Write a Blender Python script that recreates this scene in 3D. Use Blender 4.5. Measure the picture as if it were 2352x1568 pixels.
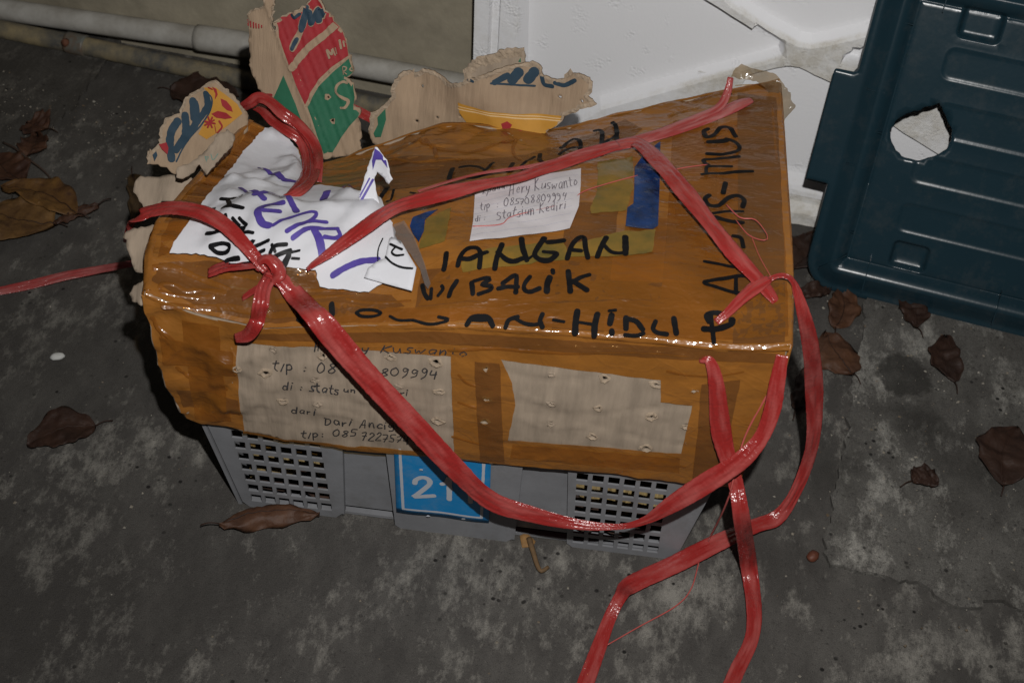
import bpy, math, random
import numpy as np
from mathutils import Vector, Matrix, noise as mnoise
from mathutils.geometry import delaunay_2d_cdt

for o in list(bpy.data.objects): bpy.data.objects.remove(o)
SC = bpy.context.scene
COL = SC.collection
random.seed(7)
RNG = np.random.RandomState(5)

# ------------------------------------------------------------------ camera
cam_d = bpy.data.cameras.new('camera'); cam = bpy.data.objects.new('camera', cam_d); COL.objects.link(cam)
cam_d.sensor_width = 36; cam_d.lens = 3104/2352*36; cam_d.clip_start = .02; cam_d.clip_end = 50
CAMPOS = Vector((0.109, -0.944, 1.226))
cam.matrix_world = Matrix.Translation(CAMPOS) @ Matrix.Rotation(math.radians(3.72), 4, 'Z') @ Matrix.Rotation(math.radians(45.87), 4, 'X') @ Matrix.Rotation(math.radians(4.18), 4, 'Z')
cam_d.dof.use_dof = True; cam_d.dof.focus_distance = 1.5; cam_d.dof.aperture_fstop = 9
SC.camera = cam
# ------------------------------------------------------------------ world and flash
W = bpy.data.worlds.new('World'); SC.world = W; W.use_nodes = True
W.node_tree.nodes['Background'].inputs[0].default_value = (.55, .6, .7, 1)
W.node_tree.nodes['Background'].inputs[1].default_value = .012
fl_d = bpy.data.lights.new('camera_flash', 'SPOT'); fl = bpy.data.objects.new('camera_flash', fl_d); COL.objects.link(fl)
fl_d.energy = 88; fl_d.spot_size = math.radians(104); fl_d.spot_blend = 1.; fl_d.shadow_soft_size = .012; fl_d.color = (1, .985, .96)
fl.location = CAMPOS + Vector((.045, .07, .17))
fl.rotation_euler = (Vector((.12, .72, .24)) - fl.location).to_track_quat('-Z', 'Y').to_euler()
SC.view_settings.view_transform = 'Standard'; SC.view_settings.look = 'None'
SC.view_settings.exposure = 0; SC.view_settings.gamma = 1; SC.view_settings.use_curve_mapping = False
SC.render.engine = 'CYCLES'; SC.cycles.transparent_max_bounces = 24

# ------------------------------------------------------------------ measured outlines, metres
DATA = {
 'ctrl': [[-0.3157,-0.0,0.3179],[-0.2677,0.0,0.2981],[-0.1983,0.0,0.2885],[-0.1318,0.0,0.3028],[-0.0281,0.0,0.3213],[0.0777,0.0,0.3309],[0.1962,0.0,0.3369],[0.2649,0.0,0.3395],[0.3105,0.0,0.3493],[0.3099,0.436,0.359],[0.1664,0.3895,0.335],[0.0443,0.3506,0.312],[-0.0616,0.3426,0.312],[-0.155,0.3201,0.282],[-0.2091,0.3046,0.262],[-0.2623,0.334,0.27],[-0.3039,0.3421,0.285],[-0.3226,0.1394,0.326],[-0.3232,0.0598,0.332],[-0.2,0.055,0.342],[0.0,0.06,0.353],[0.2,0.06,0.357],[0.3,0.06,0.356],[-0.2,0.13,0.336],[0.0,0.14,0.35],[0.2,0.14,0.358],[0.308,0.14,0.359],[-0.19,0.22,0.296],[-0.1,0.25,0.315],[0.0,0.25,0.334],[0.1,0.25,0.346],[0.2,0.27,0.353],[0.308,0.29,0.36]],
 'front_slope': 0.09,
 'front_edge': [[-0.3157,-0.0,0.3179],[-0.2677,0.0,0.2981],[-0.1983,0.0,0.2885],[-0.1318,0.0,0.3028],[-0.0281,0.0,0.3213],[0.0777,0.0,0.3309],[0.1962,0.0,0.3369],[0.2649,0.0,0.3395],[0.3105,0.0,0.3493]],
 'back_edge': [[0.3099,0.436,0.359],[0.1664,0.3895,0.335],[0.0443,0.3506,0.312],[-0.0616,0.3426,0.312],[-0.155,0.3201,0.282],[-0.2091,0.3046,0.262],[-0.2623,0.334,0.27],[-0.3039,0.3421,0.285]],
 'left_edge': [[-0.3226,0.1394,0.326],[-0.3232,0.0598,0.332]],
 'words_top': {'IANGAN': [[3.95,[[-0.0275,0.0678],[-0.0268,0.0582],[-0.0271,0.0502]]],[3.61,[[-0.014,0.0543],[-0.0128,0.0646],[-0.0076,0.073],[0.0009,0.0746],[0.0057,0.0685],[0.0072,0.0524]]],[3.93,[[-0.0131,0.0616],[-0.0036,0.0612],[0.0053,0.0659],[0.0119,0.0699]]],[4.06,[[0.0221,0.053],[0.0224,0.0649],[0.0252,0.0839]]],[4.41,[[0.0227,0.0722],[0.0315,0.0655],[0.0396,0.0644],[0.047,0.0682]]],[4.46,[[0.0436,0.0942],[0.0467,0.0808],[0.0519,0.0671]]],[2.36,[[0.0519,0.0671],[0.0561,0.0719],[0.0588,0.0765]]],[4.39,[[0.0658,0.1003],[0.0603,0.0843],[0.059,0.0744],[0.0651,0.0693],[0.0745,0.0708],[0.0799,0.0799],[0.0678,0.0812]]],[4.94,[[0.0703,0.0957],[0.0781,0.0975],[0.0852,0.0992]]],[3.94,[[0.0913,0.0754],[0.0938,0.0907],[0.0991,0.103],[0.1052,0.1062],[0.108,0.0916],[0.1115,0.0791]]],[3.96,[[0.0957,0.0866],[0.1037,0.0866]]],[4.1,[[0.1208,0.0813],[0.1236,0.0959],[0.1274,0.1094]]],[3.82,[[0.1258,0.0985],[0.1335,0.0904],[0.1415,0.0891],[0.1477,0.091]]],[4.96,[[0.1464,0.1135],[0.1475,0.1014],[0.1483,0.0888]]]],'DIBALIK': [[3.28,[[-0.046,0.035],[-0.0422,0.0264],[-0.0383,0.0219]]],[2.96,[[-0.0363,0.031],[-0.0355,0.0218]]],[2.65,[[-0.0265,0.0339],[-0.0248,0.0308],[-0.0286,0.0247]]],[3.59,[[-0.0127,0.0385],[-0.0163,0.0315],[-0.0178,0.0239]]],[3.73,[[0.0021,0.0365],[0.0037,0.0311],[0.0049,0.0258]]],[2.96,[[0.0038,0.0381],[0.0157,0.0423],[0.0191,0.041],[0.0121,0.0351],[0.0215,0.0348],[0.0205,0.0307],[0.0104,0.0257]]],[3.26,[[0.0284,0.0336],[0.0362,0.0366],[0.0469,0.038]]],[3.58,[[0.0319,0.0393],[0.0394,0.0472],[0.0439,0.0488],[0.0452,0.0395],[0.0458,0.0321]]],[3.43,[[0.0573,0.0491],[0.0529,0.0406],[0.0544,0.0349],[0.06,0.0336],[0.0681,0.0376]]],[4.84,[[0.0767,0.0511],[0.0752,0.0437],[0.0757,0.036]]],[3.76,[[0.0787,0.0595],[0.0793,0.057]]],[4.22,[[0.094,0.0599],[0.0964,0.0491],[0.0984,0.0387]]],[3.44,[[0.1149,0.059],[0.1067,0.0548],[0.0994,0.0494]]],[4.05,[[0.0997,0.0504],[0.1076,0.0458],[0.1142,0.042]]]],'HEWAN_HIDUP': [[4.32,[[-0.1328,0.0145],[-0.1308,0.0077]]],[2.84,[[-0.1656,0.0131],[-0.1651,0.0082]]],[2.84,[[-0.1648,0.0045],[-0.1603,0.0021]]],[2.19,[[-0.107,0.009],[-0.1019,0.0111],[-0.0899,0.011],[-0.0823,0.0081],[-0.0889,0.0053],[-0.1008,0.0054],[-0.107,0.0086]]],[1.87,[[-0.073,0.0051],[-0.0637,0.0014],[-0.0496,0.0013]]],[2.17,[[-0.0496,0.0013],[-0.0333,-0.0024],[-0.0196,-0.0007],[-0.0153,0.0018],[-0.025,0.0041]]],[3.85,[[0.0038,-0.0025],[0.0075,0.0035],[0.0143,0.0049],[0.0229,0.0042],[0.0286,-0.0029]]],[2.16,[[0.0071,0.0013],[0.0156,0.0012],[0.0232,0.002]]],[3.37,[[0.041,-0.0035],[0.0431,0.0035],[0.0511,0.0073]]],[2.92,[[0.049,0.0056],[0.058,0.0018],[0.0674,0.0012],[0.0748,0.0035]]],[3.54,[[0.0744,0.0121],[0.073,0.0057],[0.076,-0.0003]]],[2.46,[[0.0858,0.0076],[0.0959,0.0065]]],[4.77,[[0.1076,0.0176],[0.1072,0.007],[0.108,-0.0034]]],[2.45,[[0.1095,0.0071],[0.1165,0.0065],[0.1242,0.0058]]],[4.61,[[0.127,0.0159],[0.1258,0.0051],[0.1265,-0.0053]]],[4.6,[[0.1408,0.0161],[0.14,0.0079]]],[4.12,[[0.1424,0.0008],[0.1429,-0.0016]]],[2.61,[[0.138,0.0205],[0.144,0.0218]]],[4.29,[[0.1547,0.0148],[0.1557,0.0043]]],[3.98,[[0.1563,0.0141],[0.1648,0.0124],[0.1716,0.0049]]],[3.05,[[0.1555,-0.0022],[0.1661,-0.002],[0.1727,0.001]]],[3.52,[[0.183,0.0142],[0.1813,0.0067],[0.1855,0.0031],[0.1946,0.0025]]],[4.29,[[0.2002,0.0193],[0.2019,0.0122],[0.2036,0.0043]]]],'P_ALUS_MUS': [[3.49,[[0.2339,0.021],[0.2308,0.0276],[0.2371,0.0305],[0.2491,0.03]]],[3.5,[[0.2354,0.0272],[0.2376,0.0134],[0.2398,-0.0015]]],[5.12,[[0.2299,0.0124],[0.2417,0.0139],[0.255,0.0203],[0.2559,0.0245]]],[3.1,[[0.271,0.0781],[0.2578,0.076],[0.2298,0.0644],[0.2271,0.0614],[0.2319,0.0595],[0.2564,0.0562],[0.2694,0.0556]]],[3.1,[[0.2578,0.076],[0.2583,0.0553]]],[2.84,[[0.2263,0.0896],[0.2406,0.0899],[0.2577,0.0892],[0.2614,0.0968]]],[3.48,[[0.2548,0.1333],[0.2625,0.1309],[0.2649,0.1192]]],[4.52,[[0.2372,0.1609],[0.251,0.1577],[0.2637,0.1582]]],[2.76,[[0.2343,0.1668],[0.248,0.1723],[0.2648,0.1763]]],[4.0,[[0.23,0.1967],[0.2256,0.1894],[0.2302,0.1803],[0.2401,0.1819],[0.25,0.1966],[0.26,0.203],[0.2664,0.1958],[0.2648,0.1842]]],[4.25,[[0.247,0.2221],[0.2445,0.204]]],[3.26,[[0.2222,0.2333],[0.248,0.2413],[0.2755,0.2474]]],[3.06,[[0.2267,0.2358],[0.2266,0.2447],[0.2297,0.2515],[0.2532,0.2527]]],[3.4,[[0.2307,0.2516],[0.2245,0.2611],[0.2276,0.2671],[0.2615,0.2727]]],[3.44,[[0.2275,0.2767],[0.244,0.2768],[0.2585,0.2835],[0.2628,0.2933],[0.2567,0.3043],[0.2484,0.3076]]],[5.07,[[0.2296,0.3005],[0.239,0.3021],[0.2483,0.3047]]],[4.07,[[0.2285,0.3291],[0.2243,0.3249],[0.2265,0.3105],[0.2338,0.3128],[0.2422,0.3293],[0.2517,0.3296],[0.2588,0.3141]]],[3.5,[[0.2381,0.3717],[0.2445,0.3808],[0.251,0.3805],[0.2498,0.3702]]],[5.07,[[0.2456,0.3913],[0.2522,0.4014]]]],'KEDIRI_back': [[3.84,[[0.1225,0.3516],[0.1275,0.3384],[0.129,0.3108]]],[3.82,[[0.1035,0.3365],[0.1087,0.3398],[0.1121,0.3262],[0.1125,0.2971]]],[3.38,[[0.1124,0.2993],[0.1207,0.3095],[0.1282,0.3215]]],[3.38,[[0.0679,0.2907],[0.0746,0.3105],[0.0833,0.3145],[0.0894,0.3016],[0.0889,0.2778]]],[2.9,[[0.0674,0.2725],[0.0761,0.2879],[0.0881,0.2933]]],[2.84,[[0.0283,0.2319],[0.0307,0.2419],[0.0409,0.2638]]],[3.7,[[0.0463,0.2733],[0.0469,0.2552],[0.0511,0.2469]]],[3.64,[[0.0189,0.2432],[0.016,0.2181]]],[2.86,[[-0.0374,0.2319],[-0.0264,0.2337],[-0.0152,0.2281],[-0.0091,0.2207]]],[2.87,[[-0.0021,0.242],[-0.0076,0.2227]]],[3.07,[[-0.025,0.2039],[-0.0142,0.2069],[-0.0007,0.2155]]],[3.99,[[-0.0451,0.2302],[-0.0453,0.2168],[-0.0451,0.2037]]],[2.38,[[-0.0492,0.1935],[-0.0463,0.1944]]],[3.83,[[-0.1138,0.1536],[-0.1111,0.1662],[-0.1084,0.1836]]],[1.99,[[-0.103,0.1501],[-0.0998,0.1599],[-0.1006,0.1785]]],[2.02,[[-0.0815,0.1717],[-0.0761,0.1699]]]]},
 'paper_purple': [[4.68,[[-0.2575,0.1452],[-0.2388,0.1274],[-0.2219,0.112]]],[4.88,[[-0.2323,0.1156],[-0.2203,0.129],[-0.2103,0.1326],[-0.1935,0.1104],[-0.1858,0.0981]]],[5.15,[[-0.2021,0.1075],[-0.2151,0.0983],[-0.2192,0.0872],[-0.212,0.0741],[-0.2054,0.0719]]],[4.19,[[-0.214,0.0882],[-0.2015,0.0933]]],[2.86,[[-0.2015,0.0724],[-0.1851,0.0886],[-0.1736,0.0986],[-0.166,0.0975],[-0.1673,0.0889],[-0.1762,0.0782],[-0.1869,0.0683]]],[3.01,[[-0.1882,0.0671],[-0.1716,0.0828],[-0.154,0.091]]],[3.48,[[-0.1817,0.0631],[-0.1698,0.0745],[-0.158,0.0796],[-0.1411,0.0835]]],[6.2,[[-0.1627,0.0752],[-0.1562,0.0672],[-0.1498,0.0551],[-0.1481,0.0522]]],[3.33,[[-0.1512,0.0701],[-0.141,0.0713],[-0.1367,0.076],[-0.1399,0.0816]]],[4.88,[[-0.1355,0.0389],[-0.1242,0.0467],[-0.1095,0.0536],[-0.094,0.0559]]],[5.24,[[-0.243,0.2158],[-0.2229,0.1968],[-0.2079,0.2027]]],[6.15,[[-0.1669,0.1353],[-0.1681,0.1603]]],[2.18,[[-0.1492,0.1543],[-0.1375,0.159]]],[4.01,[[-0.2652,0.2351],[-0.2436,0.2133],[-0.2308,0.2003]]]],
 'paper_black': [[3.68,[[-0.2689,0.117],[-0.2464,0.1153]]],[3.67,[[-0.2612,0.1148],[-0.2497,0.0937]]],[3.63,[[-0.2586,0.0949],[-0.2356,0.0909]]],[3.6,[[-0.2513,0.0825],[-0.2481,0.0761],[-0.2391,0.0713],[-0.2276,0.0685]]],[2.69,[[-0.243,0.0803],[-0.234,0.0728]]],[2.39,[[-0.236,0.0804],[-0.2252,0.0713]]],[2.39,[[-0.2349,0.0634],[-0.2261,0.0649],[-0.2168,0.0639]]],[2.22,[[-0.2211,0.0535],[-0.2146,0.0579],[-0.2168,0.0525],[-0.2024,0.058]]],[1.97,[[-0.2111,0.0487],[-0.2042,0.0512]]],[2.37,[[-0.199,0.0493],[-0.196,0.0543],[-0.1862,0.0571]]],[2.52,[[-0.1983,0.0456],[-0.1903,0.0496],[-0.1815,0.0535]]],[1.89,[[-0.1985,0.0548],[-0.1949,0.0507]]],[4.33,[[-0.1857,0.042],[-0.1823,0.0496]]],[1.58,[[-0.1827,0.0515],[-0.173,0.0548]]],[1.58,[[-0.1789,0.0481],[-0.1718,0.0486]]],[2.73,[[-0.2854,0.0984],[-0.2696,0.0979]]],[3.04,[[-0.28,0.0989],[-0.2747,0.0896]]],[2.42,[[-0.2815,0.0906],[-0.2683,0.088]]],[3.04,[[-0.2698,0.0677],[-0.2613,0.0666],[-0.2535,0.0685]]],[2.71,[[-0.2624,0.0545],[-0.25,0.0573],[-0.2423,0.0564],[-0.2395,0.0531],[-0.2442,0.0502],[-0.2541,0.0502],[-0.2623,0.0541]]],[2.69,[[-0.2293,0.0456],[-0.2421,0.0444],[-0.2448,0.0415],[-0.2339,0.0403],[-0.2188,0.042]]],[1.58,[[-0.2206,0.0389],[-0.2253,0.0377]]],[1.11,[[-0.0936,0.08],[-0.0955,0.0689],[-0.0947,0.0598],[-0.0921,0.0522]]],[1.98,[[-0.0829,0.0698],[-0.0699,0.0644]]],[1.74,[[-0.0768,0.0672],[-0.0798,0.0615],[-0.0752,0.058],[-0.0673,0.0586]]],[1.58,[[-0.0852,0.0564],[-0.077,0.0502],[-0.0667,0.0461],[-0.0554,0.0448]]]],
 'polys_top': {'paper': [[-0.3037,0.0415],[-0.3013,0.0554],[-0.2906,0.0966],[-0.2902,0.1706],[-0.293,0.2523],[-0.2934,0.2804],[-0.2887,0.3101],[-0.2846,0.3324],[-0.2757,0.3394],[-0.2556,0.3299],[-0.2403,0.3146],[-0.2329,0.2941],[-0.219,0.2625],[-0.2128,0.2456],[-0.209,0.1856],[-0.2084,0.1393],[-0.2011,0.174],[-0.1997,0.1869],[-0.1861,0.1999],[-0.1549,0.179],[-0.1305,0.1571],[-0.1223,0.1695],[-0.1069,0.1446],[-0.0971,0.1168],[-0.0864,0.0996],[-0.08,0.0814],[-0.0781,0.053],[-0.0814,0.035],[-0.097,0.0256],[-0.1469,0.0288],[-0.1513,0.0361],[-0.1546,0.0417],[-0.1699,0.042],[-0.2089,0.04],[-0.2359,0.0409],[-0.2551,0.0475],[-0.2817,0.0476]],'paper_fold': [[-0.1029,0.0367],[-0.1009,0.0455],[-0.0919,0.0534],[-0.0859,0.0554],[-0.0856,0.0625],[-0.0858,0.0769],[-0.0837,0.0791],[-0.0733,0.0746],[-0.0608,0.0577],[-0.0521,0.0464],[-0.0527,0.0243]],'blue_right': [[0.1503,0.2421],[0.1614,0.2791],[0.177,0.3027],[0.1776,0.215],[0.1784,0.138],[0.1737,0.1318],[0.1457,0.133],[0.146,0.1631],[0.1519,0.172]],'blue_left': [[-0.0714,0.1079],[-0.0705,0.122],[-0.0605,0.1313],[-0.0472,0.1413],[-0.0542,0.1279],[-0.0576,0.1187],[-0.0556,0.0986],[-0.0579,0.0833],[-0.0661,0.0956]],'olive_right': [[0.1105,0.2491],[0.1477,0.2686],[0.1502,0.2015],[0.1455,0.1596],[0.11,0.1482],[0.108,0.1535],[0.1127,0.1837]],'olive_left': [[-0.0567,0.1232],[-0.0345,0.1458],[-0.0329,0.1178],[-0.032,0.0848],[-0.0563,0.0758],[-0.056,0.0986],[-0.0574,0.1173]],'olive_mid': [[-0.0116,0.0575],[0.0156,0.0783],[0.0851,0.101],[0.0932,0.0751],[0.0455,0.0616],[-0.0085,0.047]],'olive_low': [[0.0935,0.0783],[0.0928,0.0934],[0.1452,0.1242],[0.1764,0.1321],[0.1746,0.0951],[0.1513,0.0875]],'note': [[-0.0133,0.1709],[0.0264,0.2006],[0.0934,0.2314],[0.0954,0.1934],[0.0962,0.1565],[0.0899,0.1195],[0.0375,0.0977],[-0.0068,0.083],[-0.0084,0.1201]],'strip_right': [[0.1898,0.3076],[0.3051,0.3627],[0.3066,0.1603],[0.309,0.0075],[0.2076,0.0005],[0.1963,0.1124]],'strip_right_b': [[0.235,0.3365],[0.3053,0.3733],[0.306,0.2253],[0.2443,0.187]],'strip_mid': [[-0.039,0.0401],[-0.0205,0.0594],[0.0685,0.0749],[0.1536,0.0934],[0.2007,0.1133],[0.2355,0.1489],[0.3066,0.1603],[0.3072,0.0802],[0.1952,0.0408],[0.0533,0.0235],[-0.0477,0.0151]],'strip_front': [[-0.1615,0.0182],[-0.056,0.0131],[0.0536,0.0218],[0.1953,0.0398],[0.308,0.0773],[0.309,0.0101],[0.1959,0.0006],[0.0774,0.001],[-0.0282,0.0006],[-0.1493,0.0]],'strip_back': [[-0.1356,0.2809],[-0.0304,0.2534],[0.0288,0.2762],[0.1362,0.3625],[0.1556,0.3357],[0.1396,0.3077],[0.0836,0.2775],[-0.0159,0.2229],[-0.068,0.1926],[-0.1159,0.1792]],'strip_back_b': [[-0.178,0.2589],[-0.1126,0.1788],[-0.0594,0.1975],[-0.0678,0.2518],[-0.123,0.2864]],'strip_left': [[-0.3141,0.0382],[-0.3169,0.0634],[-0.3148,0.1349],[-0.3,0.3333],[-0.2775,0.3384],[-0.2949,0.284],[-0.2952,0.094],[-0.304,0.049]],'strip_left_front': [[-0.3144,0.0123],[-0.3116,0.0336],[-0.2648,0.0478],[-0.2096,0.0407],[-0.1573,0.043],[-0.1485,0.0309],[-0.0757,0.0267],[-0.0607,0.0152],[-0.1498,0.0025],[-0.1986,0.0026],[-0.2684,0.0042]],'brown_patch': [[-0.1983,0.0416],[-0.1717,0.0453],[-0.1683,0.0268],[-0.1789,0.0228],[-0.1924,0.0311]]},
 'folds_top': [[0.006,0.0028,[[-0.315,0.0272],[-0.3053,0.0322],[-0.2937,0.0331],[-0.2732,0.0303],[-0.2524,0.0266],[-0.2399,0.0247]]],[0.005,0.0026,[[-0.3047,0.0086],[-0.3029,0.0136],[-0.2921,0.0169],[-0.2808,0.0148],[-0.2631,0.0202],[-0.243,0.0199]]],[0.004,0.002,[[-0.3031,0.0051],[-0.2941,0.0057],[-0.2767,0.0102],[-0.2541,0.0151]]],[0.006,0.0025,[[-0.2971,-0.0074],[-0.2818,-0.0014],[-0.2448,0.0087],[-0.2128,0.0087],[-0.1682,0.0088]]],[0.004,0.002,[[-0.2495,0.0323],[-0.2255,0.0347],[-0.2131,0.0337]]],[0.004,0.002,[[-0.1902,0.018],[-0.1782,0.0188],[-0.1667,0.0178]]],[0.004,0.0018,[[-0.161,0.027],[-0.1375,0.0303],[-0.1178,0.0321]]],[0.004,0.0018,[[-0.1582,0.0209],[-0.1361,0.0229],[-0.1127,0.0264]]],[0.003,0.0015,[[-0.1196,0.0205],[-0.0872,0.018],[-0.0561,0.0209]]],[0.004,0.002,[[-0.1373,0.2982],[-0.1176,0.3019],[-0.0943,0.306]]],[0.005,0.003,[[-0.0946,0.3079],[-0.0853,0.2957],[-0.0752,0.2894],[-0.0681,0.2609]]],[0.003,0.0018,[[-0.1219,0.2746],[-0.0915,0.2562],[-0.0641,0.2524],[-0.0205,0.2563]]],[0.003,0.0015,[[-0.1096,0.2326],[-0.0875,0.2326],[-0.0617,0.2363]]],[0.005,0.0028,[[-0.0873,0.3079],[-0.0725,0.2847],[-0.028,0.2785],[0.0146,0.3164]]],[0.004,0.002,[[0.0146,0.3164],[0.0148,0.2832],[0.0248,0.2607]]],[0.006,0.003,[[0.2146,0.3983],[0.2384,0.4049],[0.2601,0.4141],[0.2819,0.4233],[0.3014,0.4245]]],[0.004,0.002,[[0.2602,0.4247],[0.2765,0.4257],[0.2927,0.4228]]],[0.004,0.002,[[0.185,0.3618],[0.1987,0.3714],[0.2191,0.3785]]],[0.003,0.0014,[[0.3004,0.386],[0.3012,0.3319],[0.3029,0.2772]]]],
 'front_bottom': [[-0.2906,0.157],[-0.2699,0.1517],[-0.2281,0.146],[-0.1908,0.1427],[-0.1627,0.1417],[-0.102,0.1405],[-0.023,0.1436],[0.0418,0.1431],[0.1605,0.1506],[0.2515,0.151],[0.2919,0.1535]],
 'front_left': [[-0.3226,0.3166],[-0.3127,0.27],[-0.3048,0.202],[-0.2906,0.157]],
 'front_right': [[0.312,0.3479],[0.3077,0.3094],[0.3023,0.2344],[0.2919,0.1535]],
 'polys_front': {'left': [[-0.3196,0.3154],[-0.2666,0.2978],[-0.232,0.2909],[-0.2269,0.2689],[-0.2274,0.2142],[-0.2269,0.1493],[-0.2698,0.1529],[-0.2882,0.1574],[-0.3034,0.2023],[-0.3113,0.2702]],'top': [[-0.2449,0.295],[-0.1969,0.2907],[-0.131,0.3038],[-0.0278,0.3208],[0.0779,0.3297],[0.1965,0.3352],[0.2652,0.3376],[0.3077,0.3446],[0.3088,0.3216],[0.2707,0.3048],[0.201,0.2894],[0.1025,0.2897],[0.0379,0.2909],[-0.0095,0.287],[-0.114,0.2805],[-0.2292,0.268]],'mid': [[-0.0109,0.2901],[0.0377,0.2936],[0.0516,0.2649],[0.0565,0.2357],[0.0521,0.1854],[0.0518,0.1461],[-0.0023,0.1489],[-0.0062,0.2198]],'bottom': [[0.044,0.1852],[0.2304,0.1972],[0.2886,0.1991],[0.2915,0.1553],[0.2512,0.1528],[0.1603,0.1525],[0.0426,0.1464]],'right': [[0.1954,0.293],[0.309,0.3314],[0.302,0.2355],[0.2929,0.1581],[0.2284,0.1957],[0.2306,0.2624],[0.1994,0.2631]],'sill': [[-0.2278,0.1504],[-0.1906,0.1465],[-0.1625,0.1468],[-0.1084,0.1463],[-0.1019,0.1493],[-0.0029,0.1532],[-0.0008,0.146],[-0.102,0.1411],[-0.1627,0.1424],[-0.1907,0.1434],[-0.2281,0.1466]]},
 'bands_front': [[[-0.215,0.2824],[-0.0276,0.3149],[0.1973,0.3294],[0.3026,0.3369],[0.3017,0.326],[0.1991,0.3162],[-0.0273,0.3019],[-0.2154,0.2751]],[[-0.2804,0.2914],[-0.2432,0.2881],[-0.2391,0.1629],[-0.2774,0.1628]],[[0.2356,0.2915],[0.2711,0.3026],[0.2732,0.1572],[0.246,0.1576]],[[0.057,0.1806],[0.2286,0.1908],[0.2308,0.1689],[0.0556,0.1593]],[[0.0131,0.286],[0.0381,0.2876],[0.0506,0.1509],[0.0248,0.1516]],[[-0.3036,0.2713],[-0.2297,0.2601],[-0.228,0.2317],[-0.3012,0.2377]],[[-0.2922,0.204],[-0.2279,0.1993],[-0.2276,0.1752],[-0.2887,0.1776]]],
 'front_holes': [[-0.1886,0.2676],[-0.2274,0.2408],[-0.1987,0.2373],[-0.148,0.2361],[-0.1386,0.2674],[-0.1815,0.2022],[-0.145,0.2049],[-0.0705,0.2778],[-0.025,0.2789],[-0.0626,0.2424],[-0.0209,0.2419],[-0.0213,0.2008],[0.0249,0.2788],[0.0277,0.2405],[0.027,0.2086],[0.0887,0.2817],[0.1415,0.2835],[0.1935,0.283],[0.0926,0.2439],[0.1397,0.2447],[0.193,0.2421],[0.0932,0.2157],[0.1378,0.2057],[0.1935,0.1986],[0.229,0.2821],[0.2288,0.2344]],
 'folds_front': [[0.004,0.002,[[-0.0126,0.295],[0.0367,0.3036],[0.0858,0.3064],[0.1662,0.3181],[0.2224,0.3214]]],[0.003,0.0015,[[0.0201,0.3053],[0.1014,0.3155],[0.1737,0.3234]]],[0.005,0.0028,[[-0.3101,0.2904],[-0.3056,0.279],[-0.2957,0.2723],[-0.2898,0.2661]]],[0.004,0.002,[[-0.3019,0.2755],[-0.2966,0.263],[-0.2899,0.2557]]],[0.004,0.002,[[-0.2893,0.2323],[-0.2778,0.2199],[-0.2589,0.2188],[-0.2406,0.2093]]],[0.004,0.0018,[[-0.2922,0.2518],[-0.2695,0.2434],[-0.2411,0.2457]]],[0.003,0.0014,[[-0.0018,0.2668],[0.0093,0.2567],[0.0323,0.2543]]],[0.003,0.0014,[[-0.0004,0.231],[0.0183,0.2258],[0.0357,0.2204]]],[0.003,0.0014,[[-0.0052,0.181],[0.0178,0.1754],[0.0443,0.1726]]],[0.003,0.0012,[[0.1489,0.1734],[0.1923,0.1736],[0.2349,0.1784]]],[0.003,0.0013,[[0.2009,0.3013],[0.2337,0.3],[0.2726,0.3103]]]],
 'text_front': [['tlp : 08',[[-0.1914,0.2424],[-0.1267,0.2484],[-0.1908,0.2544]],0.9],['8809994',[[-0.0919,0.2509],[-0.0229,0.2596],[-0.0919,0.262]],0.9],['di : stats',[[-0.1815,0.2197],[-0.1233,0.2213],[-0.1811,0.2299]],0.9],['un',[[-0.1186,0.2265],[-0.1061,0.2265],[-0.1185,0.2335]],0.9],['ri',[[-0.0609,0.2295],[-0.0524,0.2305],[-0.061,0.2388]],0.9],['dari',[[-0.1742,0.1876],[-0.1486,0.1875],[-0.1737,0.1978]],0.9],['Dari Ancigr',[[-0.1402,0.1741],[-0.0588,0.1831],[-0.1399,0.1864]],0.9],['tlp: 085',[[-0.1659,0.1504],[-0.1059,0.1625],[-0.1655,0.1618]],0.9],['72275744',[[-0.1011,0.159],[-0.0425,0.1622],[-0.101,0.1715]],0.9],['y Kuswanto',[[-0.101,0.279],[0.0048,0.2903],[-0.1009,0.2886]],0.9],['H',[[-0.1477,0.2728],[-0.1423,0.2736],[-0.1474,0.2835]],0.9]],
 'text_note': [['Hery Kuswanto',[[0.0225,0.1705],[0.0923,0.1919],[0.0202,0.1909]],0.7],['tlp',[[-0.0041,0.1401],[0.0061,0.1438],[-0.0059,0.1536]],0.7],[': 085708809994',[[0.0124,0.1455],[0.0827,0.1667],[0.0108,0.1589]],0.7],['di : ',[[-0.0062,0.1179],[0.0065,0.1233],[-0.0077,0.1286]],0.7],['Statsiun Kediri',[[0.0151,0.1228],[0.0833,0.1501],[0.0132,0.1382]],0.55],['kpada:',[[-0.0051,0.1703],[0.02,0.1859],[-0.0066,0.1816]],0.35]],
 'sign': [[-0.0673,0.1373],[-0.0664,0.0356],[0.0374,0.0367],[0.0359,0.1434]],
 'sign_border': [[-0.0608,0.1386],[-0.0586,0.0443],[0.0289,0.0455],[0.0284,0.1419]],
 'digits': [[5.92,[[-0.0452,0.0941],[-0.0439,0.1006],[-0.0372,0.1057],[-0.0306,0.1033],[-0.0289,0.0961],[-0.0339,0.0869],[-0.044,0.0725],[-0.0454,0.0695],[-0.0247,0.0745]]],[5.92,[[-0.0157,0.0974],[-0.0108,0.1011],[-0.0079,0.1084],[-0.0074,0.0717]]],[5.92,[[0.0152,0.1063],[0.0153,0.1023]]],[5.92,[[0.0156,0.0888],[0.016,0.0724]]]],
 'sign_nails': [[-0.038,0.1201],[0.008,0.1137],[-0.0296,0.0376],[0.0095,0.0406]],
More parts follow.
